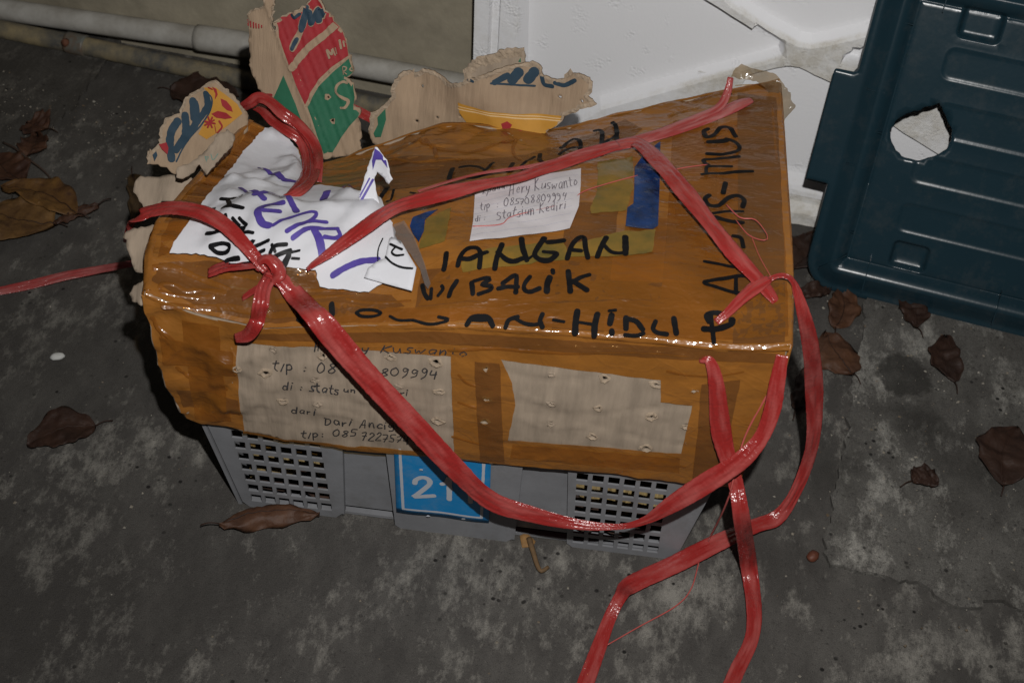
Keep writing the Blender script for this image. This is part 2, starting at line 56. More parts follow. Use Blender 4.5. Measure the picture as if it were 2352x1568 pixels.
 'lid': {'A': [0.4811,0.4855,0.0],'d': [0.9791,-0.2036,0.0],'up': [0.0696,0.3349,0.9397],'n': [-0.1913,-0.92,0.342]},
 'lid_hole': [[-0.0134,0.2342],[-0.0105,0.2469],[-0.0001,0.2614],[0.0163,0.2696],[0.0207,0.2742],[0.0294,0.2786],[0.0352,0.2835],[0.0415,0.2784],[0.0503,0.2656],[0.061,0.2531],[0.0637,0.2388],[0.0612,0.2276],[0.0506,0.2144],[0.0331,0.2046],[0.0204,0.2034],[0.0099,0.2046],[0.0006,0.2116],[-0.0088,0.2215]],
 'wall': {'d': [0.9891,-0.1475,0.0],'n': [-0.1475,-0.9891,0.0],'F0': [0.39,0.65,0.0],'W0': [-0.2366,0.8355,0.0]},
 'foamA': [[-0.4811,0.2556],[-0.4734,0.0687]],
 'foam_lower': [[-0.3118,0.1045],[-0.2145,0.1492],[-0.1282,0.1939],[-0.0902,0.2199],[-0.0604,0.2361],[-0.0425,0.2442],[-0.0269,0.2455],[-0.0049,0.2387],[0.0168,0.2332],[0.053,0.215],[0.1299,0.176],[0.2062,0.1433],[0.3166,0.0921]],
 'foam_recess1': [[-0.4106,0.3095],[-0.4044,0.1882],[-0.3922,0.0329],[-0.2946,0.1273],[-0.1603,0.2044],[-0.0603,0.2606],[-0.0601,0.2688],[-0.1149,0.2938],[-0.1747,0.3206],[-0.2165,0.3474]],
 'foam_recess2': [[-0.1883,0.3529],[-0.1264,0.3271],[-0.0824,0.307],[-0.0339,0.289],[-0.0199,0.2886],[0.0,0.2974],[0.0508,0.3236],[0.0996,0.3509],[0.1362,0.4163]],
 'foam_chip': [[0.027,0.2598],[0.0269,0.2736],[0.0342,0.2837],[0.0482,0.2926],[0.0636,0.295],[0.0718,0.261]],
 'foam_inner': [[-0.4593,0.26],[-0.4438,0.2631],[-0.4405,0.1947],[-0.4161,0.2687]],
 'foamB_ridge': [[-0.0229,0.079],[0.0226,0.0834],[-0.0109,0.0419],[0.0463,0.0463],[-0.0037,0.0212],[0.0454,0.0277],[0.0011,0.0048],[0.048,0.0076]],
 'ribbons': {'strap_left': [[-0.3818,0.1304,0.26,13,'z'],[-0.3657,0.1104,0.3,14,'z'],[-0.3466,0.0829,0.3394,16,'t'],[-0.3351,0.0878,0.3451,17,'t'],[-0.3095,0.0883,0.3529,17,'t'],[-0.2735,0.0752,0.3607,16,'t'],[-0.2475,0.0608,0.3604,13,'t'],[-0.2263,0.045,0.3542,11,'t'],[-0.2114,0.0349,0.3452,10,'t'],[-0.201,0.0292,0.3364,9,'t']],'strap_top': [[-0.1621,0.0361,0.3376,4,'t'],[-0.1552,0.04,0.3433,6,'t'],[-0.1405,0.0499,0.3518,9,'t'],[-0.1154,0.0784,0.3611,14,'t'],[-0.0902,0.1087,0.3663,17,'t'],[-0.05,0.1353,0.3692,15,'t'],[-0.009,0.1641,0.3665,13,'t'],[0.025,0.1858,0.3633,12,'t'],[0.0575,0.2175,0.3585,12,'t'],[0.0913,0.248,0.3552,13,'t'],[0.1261,0.2789,0.3522,15,'t'],[0.1442,0.2876,0.3532,15,'t'],[0.1561,0.2766,0.3586,14,'t'],[0.173,0.2396,0.3686,16,'t'],[0.1966,0.1905,0.376,17,'t'],[0.2241,0.1397,0.3772,16,'t'],[0.2511,0.0979,0.3731,15,'t'],[0.2737,0.0747,0.3653,13,'t'],[0.2892,0.0565,0.3599,11,'t'],[0.297,0.0488,0.3555,7,'t']],'strap_top_strand': [[-0.0703,0.1491,0.3613,3,'t'],[-0.0412,0.1731,0.3602,3,'t'],[-0.0111,0.1953,0.3581,3,'t'],[0.0224,0.2107,0.3576,3.5,'t'],[0.0594,0.228,0.3579,5,'t'],[0.0934,0.2565,0.3558,8,'t'],[0.13,0.2818,0.3542,8,'t']],'frayed_a': [[0.1397,0.2912,0.3489,12,'t'],[0.1819,0.3211,0.351,10,'t'],[0.215,0.346,0.3548,9,'t'],[0.2386,0.3634,0.3603,8,'t'],[0.2468,0.3783,0.3708,7,'t'],[0.2485,0.3907,0.3845,5,'t']],'frayed_b': [[0.14,0.2883,0.3474,8,'t'],[0.1964,0.324,0.351,8,'t'],[0.2346,0.3525,0.3553,10,'t'],[0.2636,0.3766,0.3594,13,'t'],[0.2763,0.3856,0.361,8,'t']],'corner_tail': [[0.2895,0.0698,0.3663,7,'t'],[0.2782,0.0614,0.3629,12,'t'],[0.262,0.0426,0.3579,9,'t'],[0.2502,0.0276,0.3526,7,'t'],[0.2408,0.0204,0.3463,6,'t']],'slack': [[-0.2012,0.0293,0.3345,9,'t'],[-0.1885,0.0267,0.3325,12,'t'],[-0.1689,0.0146,0.3209,17,'t'],[-0.1412,-0.0245,0.3368,19,'f'],[-0.116,-0.0329,0.3096,20,'f'],[-0.0856,-0.0401,0.274,19,'f'],[-0.0414,-0.0467,0.2228,19,'f'],[0.0048,-0.0536,0.1692,18,'f'],[0.0425,-0.0552,0.1294,17,'f'],[0.089,-0.0563,0.1163,15,'f'],[0.1352,-0.0586,0.113,9,'f'],[0.1756,-0.0601,0.1193,5,'f'],[0.201,-0.0588,0.1329,7,'f'],[0.2241,-0.0583,0.1616,14,'f'],[0.2539,-0.055,0.1977,17,'f'],[0.2836,-0.0463,0.2277,15,'f'],[0.3001,-0.0342,0.2513,12,'f'],[0.3058,-0.0235,0.2816,13,'f'],[0.3054,-0.015,0.3092,12,'f'],[0.3053,-0.0045,0.3372,9,'f']],'drop': [[0.229,-0.0051,0.3186,4,'f'],[0.2388,-0.0079,0.3207,8,'f'],[0.2486,-0.0139,0.2984,12,'f'],[0.261,-0.0225,0.2474,16,'f'],[0.2715,-0.0292,0.2178,14,'f'],[0.2863,-0.04,0.1861,12,'f'],[0.2994,-0.0575,0.1473,14,'f'],[0.328,-0.0164,0.024,15,'z'],[0.3356,-0.0633,0.01,14,'z'],[0.3326,-0.1002,0.006,12,'z'],[0.3162,-0.1431,0.006,13,'z'],[0.3026,-0.1838,0.006,13,'z']],'loop_right': [[0.2869,0.0667,0.3619,5,'t'],[0.2925,0.0713,0.3666,5,'t'],[0.3024,0.0718,0.37,6,'z'],[0.3126,0.069,0.365,7,'z'],[0.3281,0.0601,0.335,11,'z'],[0.3471,0.0705,0.28,14,'z'],[0.3681,0.0892,0.2,16,'z'],[0.3818,0.0918,0.13,13,'z'],[0.3843,0.0919,0.075,12,'z'],[0.3743,0.0752,0.035,13,'z'],[0.3608,0.0612,0.018,14,'z'],[0.3371,0.0466,0.018,14,'z'],[0.2951,0.0163,0.018,16,'z'],[0.2475,-0.0185,0.014,17,'z'],[0.2008,-0.0535,0.014,16,'z'],[0.1891,-0.08,0.026,11,'z'],[0.1797,-0.1039,0.018,11,'z'],[0.1694,-0.1438,0.01,13,'z'],[0.1608,-0.1795,0.008,14,'z'],[0.154,-0.207,0.008,14,'z']],'knot_tail_down': [[-0.1962,0.0265,0.3338,13,'t'],[-0.202,0.018,0.3214,13,'t'],[-0.2037,0.0068,0.3079,13,'t'],[-0.1997,-0.0205,0.3145,12,'f'],[-0.2094,-0.0221,0.2968,11,'f'],[-0.2249,-0.0172,0.2843,7,'f']],'knot_tail_side': [[-0.2061,0.0332,0.3401,6,'t'],[-0.2252,0.0345,0.335,12,'t'],[-0.2457,0.0352,0.3295,15,'t'],[-0.2615,0.031,0.3227,12,'t']],'knot_tail_small': [[-0.1969,0.0238,0.3269,7,'t'],[-0.2102,0.0214,0.3177,7,'t'],[-0.2246,0.0161,0.3074,5,'t']],'knot_loop': [[-0.2117,0.0328,0.3351,9,'t'],[-0.2071,0.0346,0.3434,10,'t'],[-0.1988,0.0339,0.3474,11,'t'],[-0.1912,0.0301,0.3439,12,'t'],[-0.1882,0.0264,0.3362,12,'t'],[-0.1926,0.024,0.3274,11,'t']],'bundle_a': [[-0.3209,0.3635,0.285,8,'z'],[-0.306,0.3563,0.3,10,'z'],[-0.2934,0.3554,0.31,11,'z'],[-0.2786,0.3491,0.31,11,'z'],[-0.259,0.3345,0.305,12,'z'],[-0.2427,0.3324,0.295,11,'t'],[-0.2293,0.3221,0.2884,10,'t'],[-0.2178,0.3027,0.2841,9,'t'],[-0.2049,0.258,0.2951,9,'t'],[-0.1953,0.2065,0.3177,9,'t'],[-0.1973,0.1601,0.3359,10,'t'],[-0.212,0.1464,0.3324,9,'t']],'bundle_b': [[-0.307,0.3795,0.28,9,'z'],[-0.293,0.366,0.285,10,'z'],[-0.2748,0.3464,0.285,11,'z'],[-0.2525,0.3293,0.2851,11,'t'],[-0.2384,0.3242,0.2798,11,'t'],[-0.2279,0.3059,0.2765,10,'t'],[-0.2185,0.273,0.2822,10,'t'],[-0.2067,0.2138,0.3087,11,'t'],[-0.205,0.1602,0.331,11,'t'],[-0.2115,0.1442,0.3324,9,'t']],'bundle_c': [[-0.2904,0.3669,0.3,9,'z'],[-0.268,0.3501,0.3,10,'z'],[-0.2437,0.3305,0.2991,10,'t'],[-0.2244,0.3155,0.2917,9,'t'],[-0.2116,0.2945,0.2899,9,'t'],[-0.201,0.2573,0.3,8,'t'],[-0.1943,0.2222,0.3003,7,'t']],'behind': [[-0.221,0.5001,0.21,9,'z'],[-0.2078,0.5053,0.2,11,'z'],[-0.192,0.5081,0.19,11,'z'],[-0.1762,0.5113,0.18,10,'z']],'floor_left': [[-0.6608,0.2841,0.006,10,'z'],[-0.616,0.3053,0.008,11,'z'],[-0.5707,0.328,0.012,12,'z'],[-0.5263,0.3399,0.02,10,'z'],[-0.476,0.3254,0.05,7,'z'],[-0.4488,0.312,0.07,6,'z']]},
 'fibres': {'note_fibre': [[-0.0079,0.1091,0.3566,1.1,'t'],[0.02,0.1161,0.3578,1.1,'t'],[0.0314,0.1327,0.357,1.1,'t'],[0.0824,0.1619,0.3584,1,'t'],[0.1031,0.1878,0.3585,1.2,'t'],[0.1609,0.2282,0.3569,1.2,'t'],[0.1757,0.2285,0.3576,1,'t']],'right_fibre': [[0.1866,0.2385,0.3575,1.2,'t'],[0.2069,0.2478,0.358,1.2,'t'],[0.2278,0.2554,0.3587,1,'t']],'hook_fibre': [[0.2473,0.1823,0.3639,1.2,'t'],[0.2616,0.1628,0.3642,1.4,'t'],[0.2767,0.1592,0.3664,1.2,'t'],[0.2879,0.134,0.3685,1,'t'],[0.2851,0.1277,0.3664,1,'t'],[0.2704,0.1371,0.3633,1.2,'t'],[0.2574,0.161,0.3621,1,'t']],'edge_fibre': [[0.273,0.14,0.3613,0.8,'t'],[0.2813,0.1074,0.3612,0.8,'t'],[0.2915,0.0799,0.3612,0.8,'t']],'floor_fibre': [[0.1801,-0.127,0.003,1.4,'z'],[0.2128,-0.0989,0.003,1.5,'z'],[0.2511,-0.0671,0.004,1.6,'z'],[0.2677,-0.0417,0.006,1.5,'z'],[0.2763,-0.001,0.012,1.6,'z'],[0.2836,0.012,0.03,2,'z'],[0.2815,-0.0457,0.1679,2.2,'f'],[0.2867,-0.0218,0.2329,2,'f'],[0.3008,-0.0105,0.2926,2.5,'f']]},
 'flaps': {'tall': {'o': [-0.1883,0.3485,0.262],'u': [0.9921,-0.1253,0.0],'v': [0.0375,0.2966,0.9543],'n': [-0.1196,-0.9467,0.299],'out': [[-0.0331,-0.0245],[-0.0497,-0.0102],[-0.0676,-0.0032],[-0.0959,0.0036],[-0.106,0.0361],[-0.1135,0.0484],[-0.1209,0.0606],[-0.1266,0.0746],[-0.1259,0.0798],[-0.1286,0.1025],[-0.1282,0.1221],[-0.1312,0.1338],[-0.1221,0.1418],[-0.1113,0.1453],[-0.11,0.1559],[-0.1085,0.1593],[-0.1001,0.1607],[-0.1015,0.1461],[-0.1018,0.1251],[-0.0972,0.1202],[-0.0934,0.1225],[-0.0986,0.1297],[-0.0899,0.1382],[-0.08,0.1426],[-0.0768,0.1455],[-0.067,0.1504],[-0.0623,0.1576],[-0.0612,0.1673],[-0.0569,0.168],[-0.055,0.1604],[-0.0497,0.155],[-0.0451,0.1478],[-0.0374,0.1443],[-0.0344,0.1368],[-0.0255,0.1287],[-0.0197,0.1167],[-0.0153,0.1012],[-0.0121,0.0985],[-0.0069,0.0813],[-0.0131,0.0735],[-0.0046,0.0684],[-0.001,0.0523],[-0.0028,0.0418],[0.0061,0.0367],[0.0042,0.0278],[0.0084,0.0166],[0.0118,0.0051],[0.0124,-0.0156]],'prints': [['red','poly',[[-0.0902,0.1149],[-0.0926,0.1251],[-0.096,0.1323],[-0.0895,0.1376],[-0.0803,0.1417],[-0.0754,0.1361],[-0.0669,0.1488],[-0.0616,0.1574],[-0.0609,0.1673],[-0.0572,0.1679],[-0.0555,0.16],[-0.0501,0.1546],[-0.0456,0.1474],[-0.0378,0.1437],[-0.0349,0.1364],[-0.026,0.1283],[-0.0202,0.1163],[-0.0158,0.1008],[-0.0152,0.0986],[-0.0312,0.0848],[-0.0438,0.0692],[-0.0511,0.0528],[-0.0542,0.0398],[-0.0675,0.0636],[-0.0772,0.0868]]],['green','poly',[[-0.0515,0.0374],[-0.0433,0.0604],[-0.0291,0.0789],[-0.0141,0.0952],[-0.0074,0.0808],[-0.0069,0.0763],[-0.0135,0.0731],[-0.0051,0.0679],[-0.0015,0.0522],[-0.0031,0.0417],[0.0056,0.0362],[0.0036,0.028],[-0.0045,0.0167],[-0.0121,0.0014],[-0.0181,-0.0137],[-0.0275,-0.0161]]],['green','poly',[[-0.0833,0.0699],[-0.0662,0.0384],[-0.0543,0.0098],[-0.0475,-0.0028],[-0.0678,0.0011],[-0.0952,0.0063],[-0.0977,0.0257],[-0.0956,0.0364],[-0.0894,0.0528]]],['tan','stroke',[[8.43,[[-0.0727,0.081],[-0.0657,0.0938],[-0.0562,0.107],[-0.0434,0.1199],[-0.0317,0.1332]]],[2.62,[[-0.0524,0.039],[-0.0436,0.0649],[-0.0302,0.0824],[-0.0142,0.0971]]]]],['tan','stroke',[[7.93,[[-0.0649,0.1504],[-0.0663,0.1377],[-0.0679,0.1245],[-0.072,0.1124],[-0.0746,0.1029]]],[7.02,[[-0.0676,0.131],[-0.0617,0.1465],[-0.0584,0.1318]]],[7.01,[[-0.0576,0.1328],[-0.0527,0.1497],[-0.0497,0.1357]]],[6.35,[[-0.0508,0.1452],[-0.0444,0.1495],[-0.0464,0.1411]]]]],['blue','stroke',[[5.08,[[-0.0649,0.1504],[-0.0663,0.1377],[-0.0673,0.1246]]],[3.53,[[-0.0718,0.1133],[-0.0746,0.1029]]],[4.47,[[-0.0669,0.1328],[-0.0613,0.1458],[-0.0589,0.1325]]],[4.46,[[-0.0568,0.1337],[-0.0523,0.1489],[-0.0501,0.1365]]],[4.13,[[-0.0499,0.1453],[-0.0451,0.1486],[-0.0472,0.1418]]],[2.87,[[-0.0795,0.1402],[-0.0764,0.1376],[-0.0715,0.1419]]]]],['tan','stroke',[[1.93,[[-0.0339,0.0954],[-0.0378,0.1046],[-0.0321,0.099],[-0.034,0.1085],[-0.0287,0.0988]]],[1.93,[[-0.0268,0.1008],[-0.0289,0.1073]]],[2.08,[[-0.0225,0.1073],[-0.0254,0.1165]]],[1.76,[[-0.0199,0.1094],[-0.0217,0.1156],[-0.0192,0.1144]]],[1.45,[[-0.0168,0.0778],[-0.0181,0.0867],[-0.014,0.0866],[-0.0145,0.0832],[-0.0171,0.0819],[-0.0128,0.0792]]],[1.45,[[-0.0087,0.0872],[-0.0105,0.0843],[-0.008,0.0822]]],[3.24,[[-0.0118,0.0684],[-0.0166,0.0692],[-0.0214,0.0653],[-0.0219,0.0568],[-0.0141,0.0515],[-0.008,0.0472],[-0.0099,0.0404],[-0.0154,0.0384]]]]],['red','stroke',[[1.77,[[-0.1285,0.1286],[-0.1272,0.1226]]],[1.77,[[-0.125,0.1276],[-0.1241,0.1216]]],[1.77,[[-0.1212,0.1269],[-0.1207,0.1212]]],[1.61,[[-0.1182,0.1263],[-0.1176,0.1214]]],[1.61,[[-0.1147,0.1258],[-0.1144,0.1219]]],[1.61,[[-0.1113,0.1251],[-0.1111,0.1232]]],[1.97,[[-0.1046,0.0439],[-0.0951,0.045],[-0.1033,0.038]]],[2.62,[[-0.1189,0.0558],[-0.116,0.0521]]]]]],'holes': [[-0.0527,0.0904],[-0.0307,0.0498],[-0.0235,0.0222],[-0.034,0.1085]]},'back': {'o': [-0.0508,0.3557,0.3],'u': [0.9947,-0.1025,0.0],'v': [0.0226,0.2189,0.9755],'n': [-0.1,-0.9703,0.2201],'out': [[-0.1107,-0.043],[-0.1156,-0.0313],[-0.1142,-0.0046],[-0.1067,-0.0015],[-0.0947,0.0128],[-0.09,0.0189],[-0.0923,0.0305],[-0.0878,0.0398],[-0.0792,0.0506],[-0.0667,0.0494],[-0.0572,0.0561],[-0.0474,0.0569],[-0.034,0.0542],[-0.0237,0.0493],[-0.0141,0.0526],[-0.0031,0.0579],[-0.0003,0.0634],[0.0232,0.0741],[0.0432,0.085],[0.0697,0.0923],[0.0726,0.0949],[0.0828,0.0893],[0.0845,0.0814],[0.092,0.0786],[0.1032,0.0788],[0.1138,0.0832],[0.1208,0.0909],[0.1332,0.0931],[0.1414,0.0912],[0.1451,0.0869],[0.1458,0.0755],[0.1426,0.07],[0.1525,0.0618],[0.1489,0.0586],[0.1412,0.0564],[0.1295,0.0476],[0.1177,0.0387],[0.1131,0.0294],[0.0949,0.0107],[0.0641,-0.0089],[0.014,-0.0076],[-0.0349,-0.0272],[-0.0932,-0.0505]],'prints': [['blue','stroke',[[1.9,[[0.0305,0.0649],[0.0565,0.0649],[0.079,0.066]]],[5.69,[[0.0345,0.0664],[0.0473,0.0753]]],[9.13,[[0.0534,0.071],[0.059,0.0799]]],[9.43,[[0.0709,0.0732],[0.0764,0.0824]]],[3.76,[[0.086,0.0775],[0.0898,0.0699],[0.0994,0.0704]]],[3.76,[[0.102,0.0753],[0.1132,0.0751],[0.1248,0.0842]]],[2.54,[[0.0026,0.0639],[0.0092,0.063]]]]],['yellow','poly',[[-0.0076,0.0326],[0.0272,0.0307],[0.0601,0.0301],[0.1147,0.0389],[0.1131,0.0298],[0.0949,0.011],[0.064,-0.0082],[0.0308,-0.008],[0.0099,0.0021],[-0.0049,0.0202]]],['pale','stroke',[[1.45,[[-0.0066,0.0247],[0.0277,0.0257],[0.0686,0.0265],[0.1132,0.0325]]],[1.12,[[-0.0064,0.0282],[0.0274,0.0284],[0.0683,0.0296],[0.114,0.0355]]]]],['red','poly',[[0.0462,0.0174],[0.0528,0.0213],[0.059,0.0179],[0.0569,0.0129],[0.0485,0.0114]]],['red','stroke',[[2.57,[[0.062,0.0116],[0.0701,0.0127]]]]],['green','poly',[[-0.1088,-0.0283],[-0.1043,-0.0168],[-0.1055,-0.0083],[-0.0968,0.0038],[-0.0952,-0.0099],[-0.1001,-0.0321],[-0.1069,-0.0333]]]],'holes': [[-0.0562,0.0354],[-0.0583,-0.0053],[-0.0329,0.0048],[-0.0036,0.0144],[0.1094,0.06],[0.1356,0.0621]]},'back_layer': {'o': [-0.0508,0.3757,0.3],'u': [0.9947,-0.1025,0.0],'v': [0.0255,0.247,0.9687],'n': [-0.0993,-0.9636,0.2483],'out': [[-0.0058,0.042],[-0.0071,0.0569],[-0.0007,0.068],[0.0068,0.0759],[0.0289,0.0845],[0.0316,0.0899],[0.0474,0.0942],[0.0608,0.0969],[0.0648,0.0799],[0.0696,0.055]],'prints': [['green','poly',[[0.0562,0.0801],[0.0585,0.0854],[0.0594,0.0801]]]],'holes': []},'side_print': {'o': [-0.2934,0.3378,0.285],'u': [0.5369,0.8437,-0.0],'v': [-0.6367,0.4052,0.656],'n': [0.5535,-0.3522,0.7547],'out': [[-0.1438,0.0226],[-0.1335,0.0337],[-0.1176,0.0365],[-0.1061,0.0491],[-0.0947,0.0563],[-0.0769,0.053],[-0.0647,0.0638],[-0.0545,0.0663],[-0.0382,0.0659],[-0.0196,0.0683],[-0.0149,0.0661],[-0.0119,0.0589],[-0.0094,0.0425],[-0.0075,0.0282],[-0.0067,0.0125],[-0.0185,-0.0027],[-0.0491,-0.0061],[-0.0791,-0.0095],[-0.101,-0.0111],[-0.1223,-0.0017],[-0.1269,0.0082],[-0.1353,0.0181]],'prints': [['yellow','poly',[[-0.0343,0.0655],[-0.0204,0.0589],[-0.0159,0.0453],[-0.0109,0.0295],[-0.0131,0.0176],[-0.04,0.0139],[-0.0681,0.0131],[-0.0726,0.0229],[-0.0515,0.0348],[-0.0359,0.0497],[-0.0324,0.0571]]],['tan','stroke',[[3.43,[[-0.1133,0.0103],[-0.0984,0.0193],[-0.0821,0.0259],[-0.0639,0.0316],[-0.0444,0.0407],[-0.0341,0.0507],[-0.0345,0.0585]]]]],['blue','stroke',[[6.85,[[-0.1173,0.0142],[-0.1105,0.0273],[-0.0989,0.04],[-0.086,0.0464]]],[6.87,[[-0.107,0.02],[-0.0863,0.0298],[-0.0742,0.048]]],[6.92,[[-0.0894,0.0258],[-0.0677,0.0354],[-0.0565,0.0542]]],[6.33,[[-0.0677,0.0354],[-0.0539,0.0398],[-0.0431,0.0457],[-0.0366,0.0576]]],[6.35,[[-0.0572,0.0573],[-0.0673,0.0408]]],[1.4,[[-0.1143,0.0089],[-0.0984,0.0182],[-0.0819,0.0248],[-0.0632,0.0303],[-0.0437,0.0394],[-0.0338,0.0497],[-0.0341,0.0575]]]]],['red','poly',[[-0.0246,0.0451],[-0.0205,0.0393],[-0.0198,0.0305],[-0.022,0.0249],[-0.0266,0.03],[-0.028,0.0373]]],['red','poly',[[-0.0461,0.035],[-0.0371,0.0343],[-0.0295,0.0276],[-0.0275,0.0191],[-0.0358,0.0222],[-0.0436,0.0286]]],['red','poly',[[-0.0248,0.0614],[-0.0223,0.0564],[-0.0253,0.0502],[-0.0321,0.0469],[-0.0267,0.0528]]],['red','stroke',[[2.23,[[-0.0587,0.0309],[-0.0496,0.0235]]],[2.23,[[-0.0525,0.0334],[-0.0553,0.0216]]],[2.23,[[-0.0482,0.0309],[-0.0598,0.0239]]],[1.91,[[-0.0613,0.0275],[-0.0478,0.0273]]],[2.08,[[-0.0435,0.0233],[-0.0446,0.0163],[-0.0534,0.0131]]],[0.96,[[-0.0512,0.0215],[-0.0549,0.0139]]],[1.6,[[-0.0303,0.0625],[-0.027,0.0586]]]]],['red','poly',[[-0.1206,0.0417],[-0.1165,0.0406],[-0.1196,0.0338],[-0.1128,0.0322],[-0.1147,0.0258],[-0.1199,0.0202],[-0.1221,0.0278]]],['blue','poly',[[-0.1349,0.028],[-0.1288,0.0294],[-0.1304,0.0247],[-0.1372,0.0209]]]],'holes': []},'side_liner': {'o': [-0.3003,0.173,0.329],'u': [0.7894,0.6139,-0.0],'v': [-0.5,0.6428,0.5803],'n': [0.3563,-0.4581,0.8144],'out': [[-0.0335,0.0096],[-0.0272,0.0198],[-0.0148,0.02],[0.0004,0.0269],[0.0136,0.0327],[0.0228,0.0398],[0.0391,0.0449],[0.0457,0.0355],[0.0383,0.0269],[0.0197,0.0161],[-0.0007,0.0044],[-0.0031,0.0181],[-0.0126,0.0097],[-0.0265,0.0058]],'prints': [['teal','stroke',[[0.74,[[0.0054,0.0237],[0.0045,0.0174]]],[0.74,[[0.0058,0.0228],[0.0083,0.0212],[0.0053,0.0196]]],[0.74,[[0.0116,0.0235],[0.0111,0.0163],[0.0186,0.0213]]]]]],'holes': []},'side_scrap': {'o': [-0.3614,0.1751,0.3],'u': [0.9806,0.1961,-0.0],'v': [-0.1682,0.8409,0.5144],'n': [0.1009,-0.5044,0.8575],'out': [[-0.0246,0.0092],[-0.0195,0.0139],[-0.0093,0.017],[0.0128,0.0185],[0.0365,0.0183],[0.0458,-0.0091],[0.0341,-0.0138],[0.0164,-0.0123],[0.0046,-0.0119],[-0.0084,-0.0197],[-0.0143,-0.0165],[-0.0236,-0.0005]],'prints': [],'holes': []},'side_tear': {'o': [-0.342,0.0683,0.3],'u': [0.9839,-0.1789,0.0],'v': [0.1466,0.8065,0.5728],'n': [-0.1025,-0.5635,0.8197],'out': [[-0.0272,0.0181],[-0.0225,0.0241],[-0.0095,0.0306],[0.0025,0.04],[0.0227,0.0449],[0.0217,0.0233],[0.0165,0.0139],[0.0186,-0.002],[0.0062,-0.0148],[-0.0049,-0.0167],[-0.014,-0.005]],'prints': [],'holes': []},'corner_tear': {'o': [-0.3324,0.0145,0.31],'u': [0.9899,-0.1414,0.0],'v': [0.0995,0.6965,0.7107],'n': [-0.1005,-0.7035,0.7035],'out': [[-0.0055,-0.0102],[-0.0023,-0.0004],[0.0089,0.0065],[0.0167,0.0006],[0.0116,-0.0187],[-0.0009,-0.0168]],'prints': [],'holes': []},'corner_film': {'o': [0.3181,0.3989,0.345],'u': [0.9447,0.328,-0.0],'v': [-0.207,0.5961,0.7757],'n': [0.2545,-0.7328,0.631],'out': [[-0.0623,0.0419],[-0.0557,0.0511],[-0.0485,0.0544],[-0.0349,0.0496],[-0.0233,0.0476],[-0.0074,0.041],[-0.0032,0.0275],[0.0048,0.017],[0.012,0.0033],[0.0028,-0.0081],[-0.0026,-0.0165],[-0.0119,-0.0289],[-0.0144,-0.0166],[-0.0128,0.0184],[-0.0338,0.0343]],'prints': [],'holes': []},'paper_curl': {'o': [-0.121,0.1273,0.3426],'u': [0.9932,0.1168,-0.0],'v': [-0.0589,0.501,0.8635],'n': [0.1009,-0.8575,0.5044],'out': [[0.0089,0.0696],[0.0128,0.0677],[0.0212,0.0568],[0.0266,0.0372],[0.0232,0.0314],[0.0159,0.0396],[0.0109,0.0437],[0.0082,0.0351],[0.0106,0.0209],[0.0167,0.0026],[0.0083,-0.0021],[-0.009,0.0101],[-0.0037,0.0303],[0.0023,0.0504]],'prints': [['purple','poly',[[0.009,0.0682],[0.014,0.0649],[0.0205,0.0568],[0.0221,0.0484],[0.0155,0.0566],[0.0099,0.0563],[0.0066,0.0449],[0.0057,0.0547]]],['purple','stroke',[[2.55,[[0.0068,0.035],[0.0007,0.0234],[-0.0048,0.0132]]],[1.7,[[0.0033,0.0363],[-0.0063,0.0174]]]]]],'holes': []},'clear_film': {'o': [-0.0511,0.0609,0.3526],'u': [0.9487,0.3162,-0.0],'v': [-0.3,0.9001,0.3158],'n': [0.0999,-0.2996,0.9488],'out': [[-0.0241,0.0366],[-0.0119,0.0438],[-0.0048,0.0261],[0.0005,-0.008],[0.003,-0.0337],[-0.0002,-0.0388],[-0.0025,-0.0331],[-0.0044,-0.0147],[-0.0111,0.0044],[-0.0246,0.0217]],'prints': [],'holes': []}},
 'fold': [[-0.0932,0.1185],[-0.0284,-0.0166]],
 'slab_right': [[0.5003,0.4871],[0.4838,0.3853],[0.4685,0.3059],[0.4568,0.2318],[0.4379,0.139],[0.4268,0.0663],[0.4177,0.0232],[0.4578,0.0082],[0.4964,0.0085],[0.5306,-0.0032],[0.5652,-0.0202],[0.6034,-0.007],[0.6532,-0.0177]],
 'slab_left': [[-0.6882,0.876],[-0.6967,0.7491],[-0.7046,0.6866],[-0.7105,0.6352],[-0.7092,0.5362],[-0.7085,0.4801],[-0.7049,0.4022]],
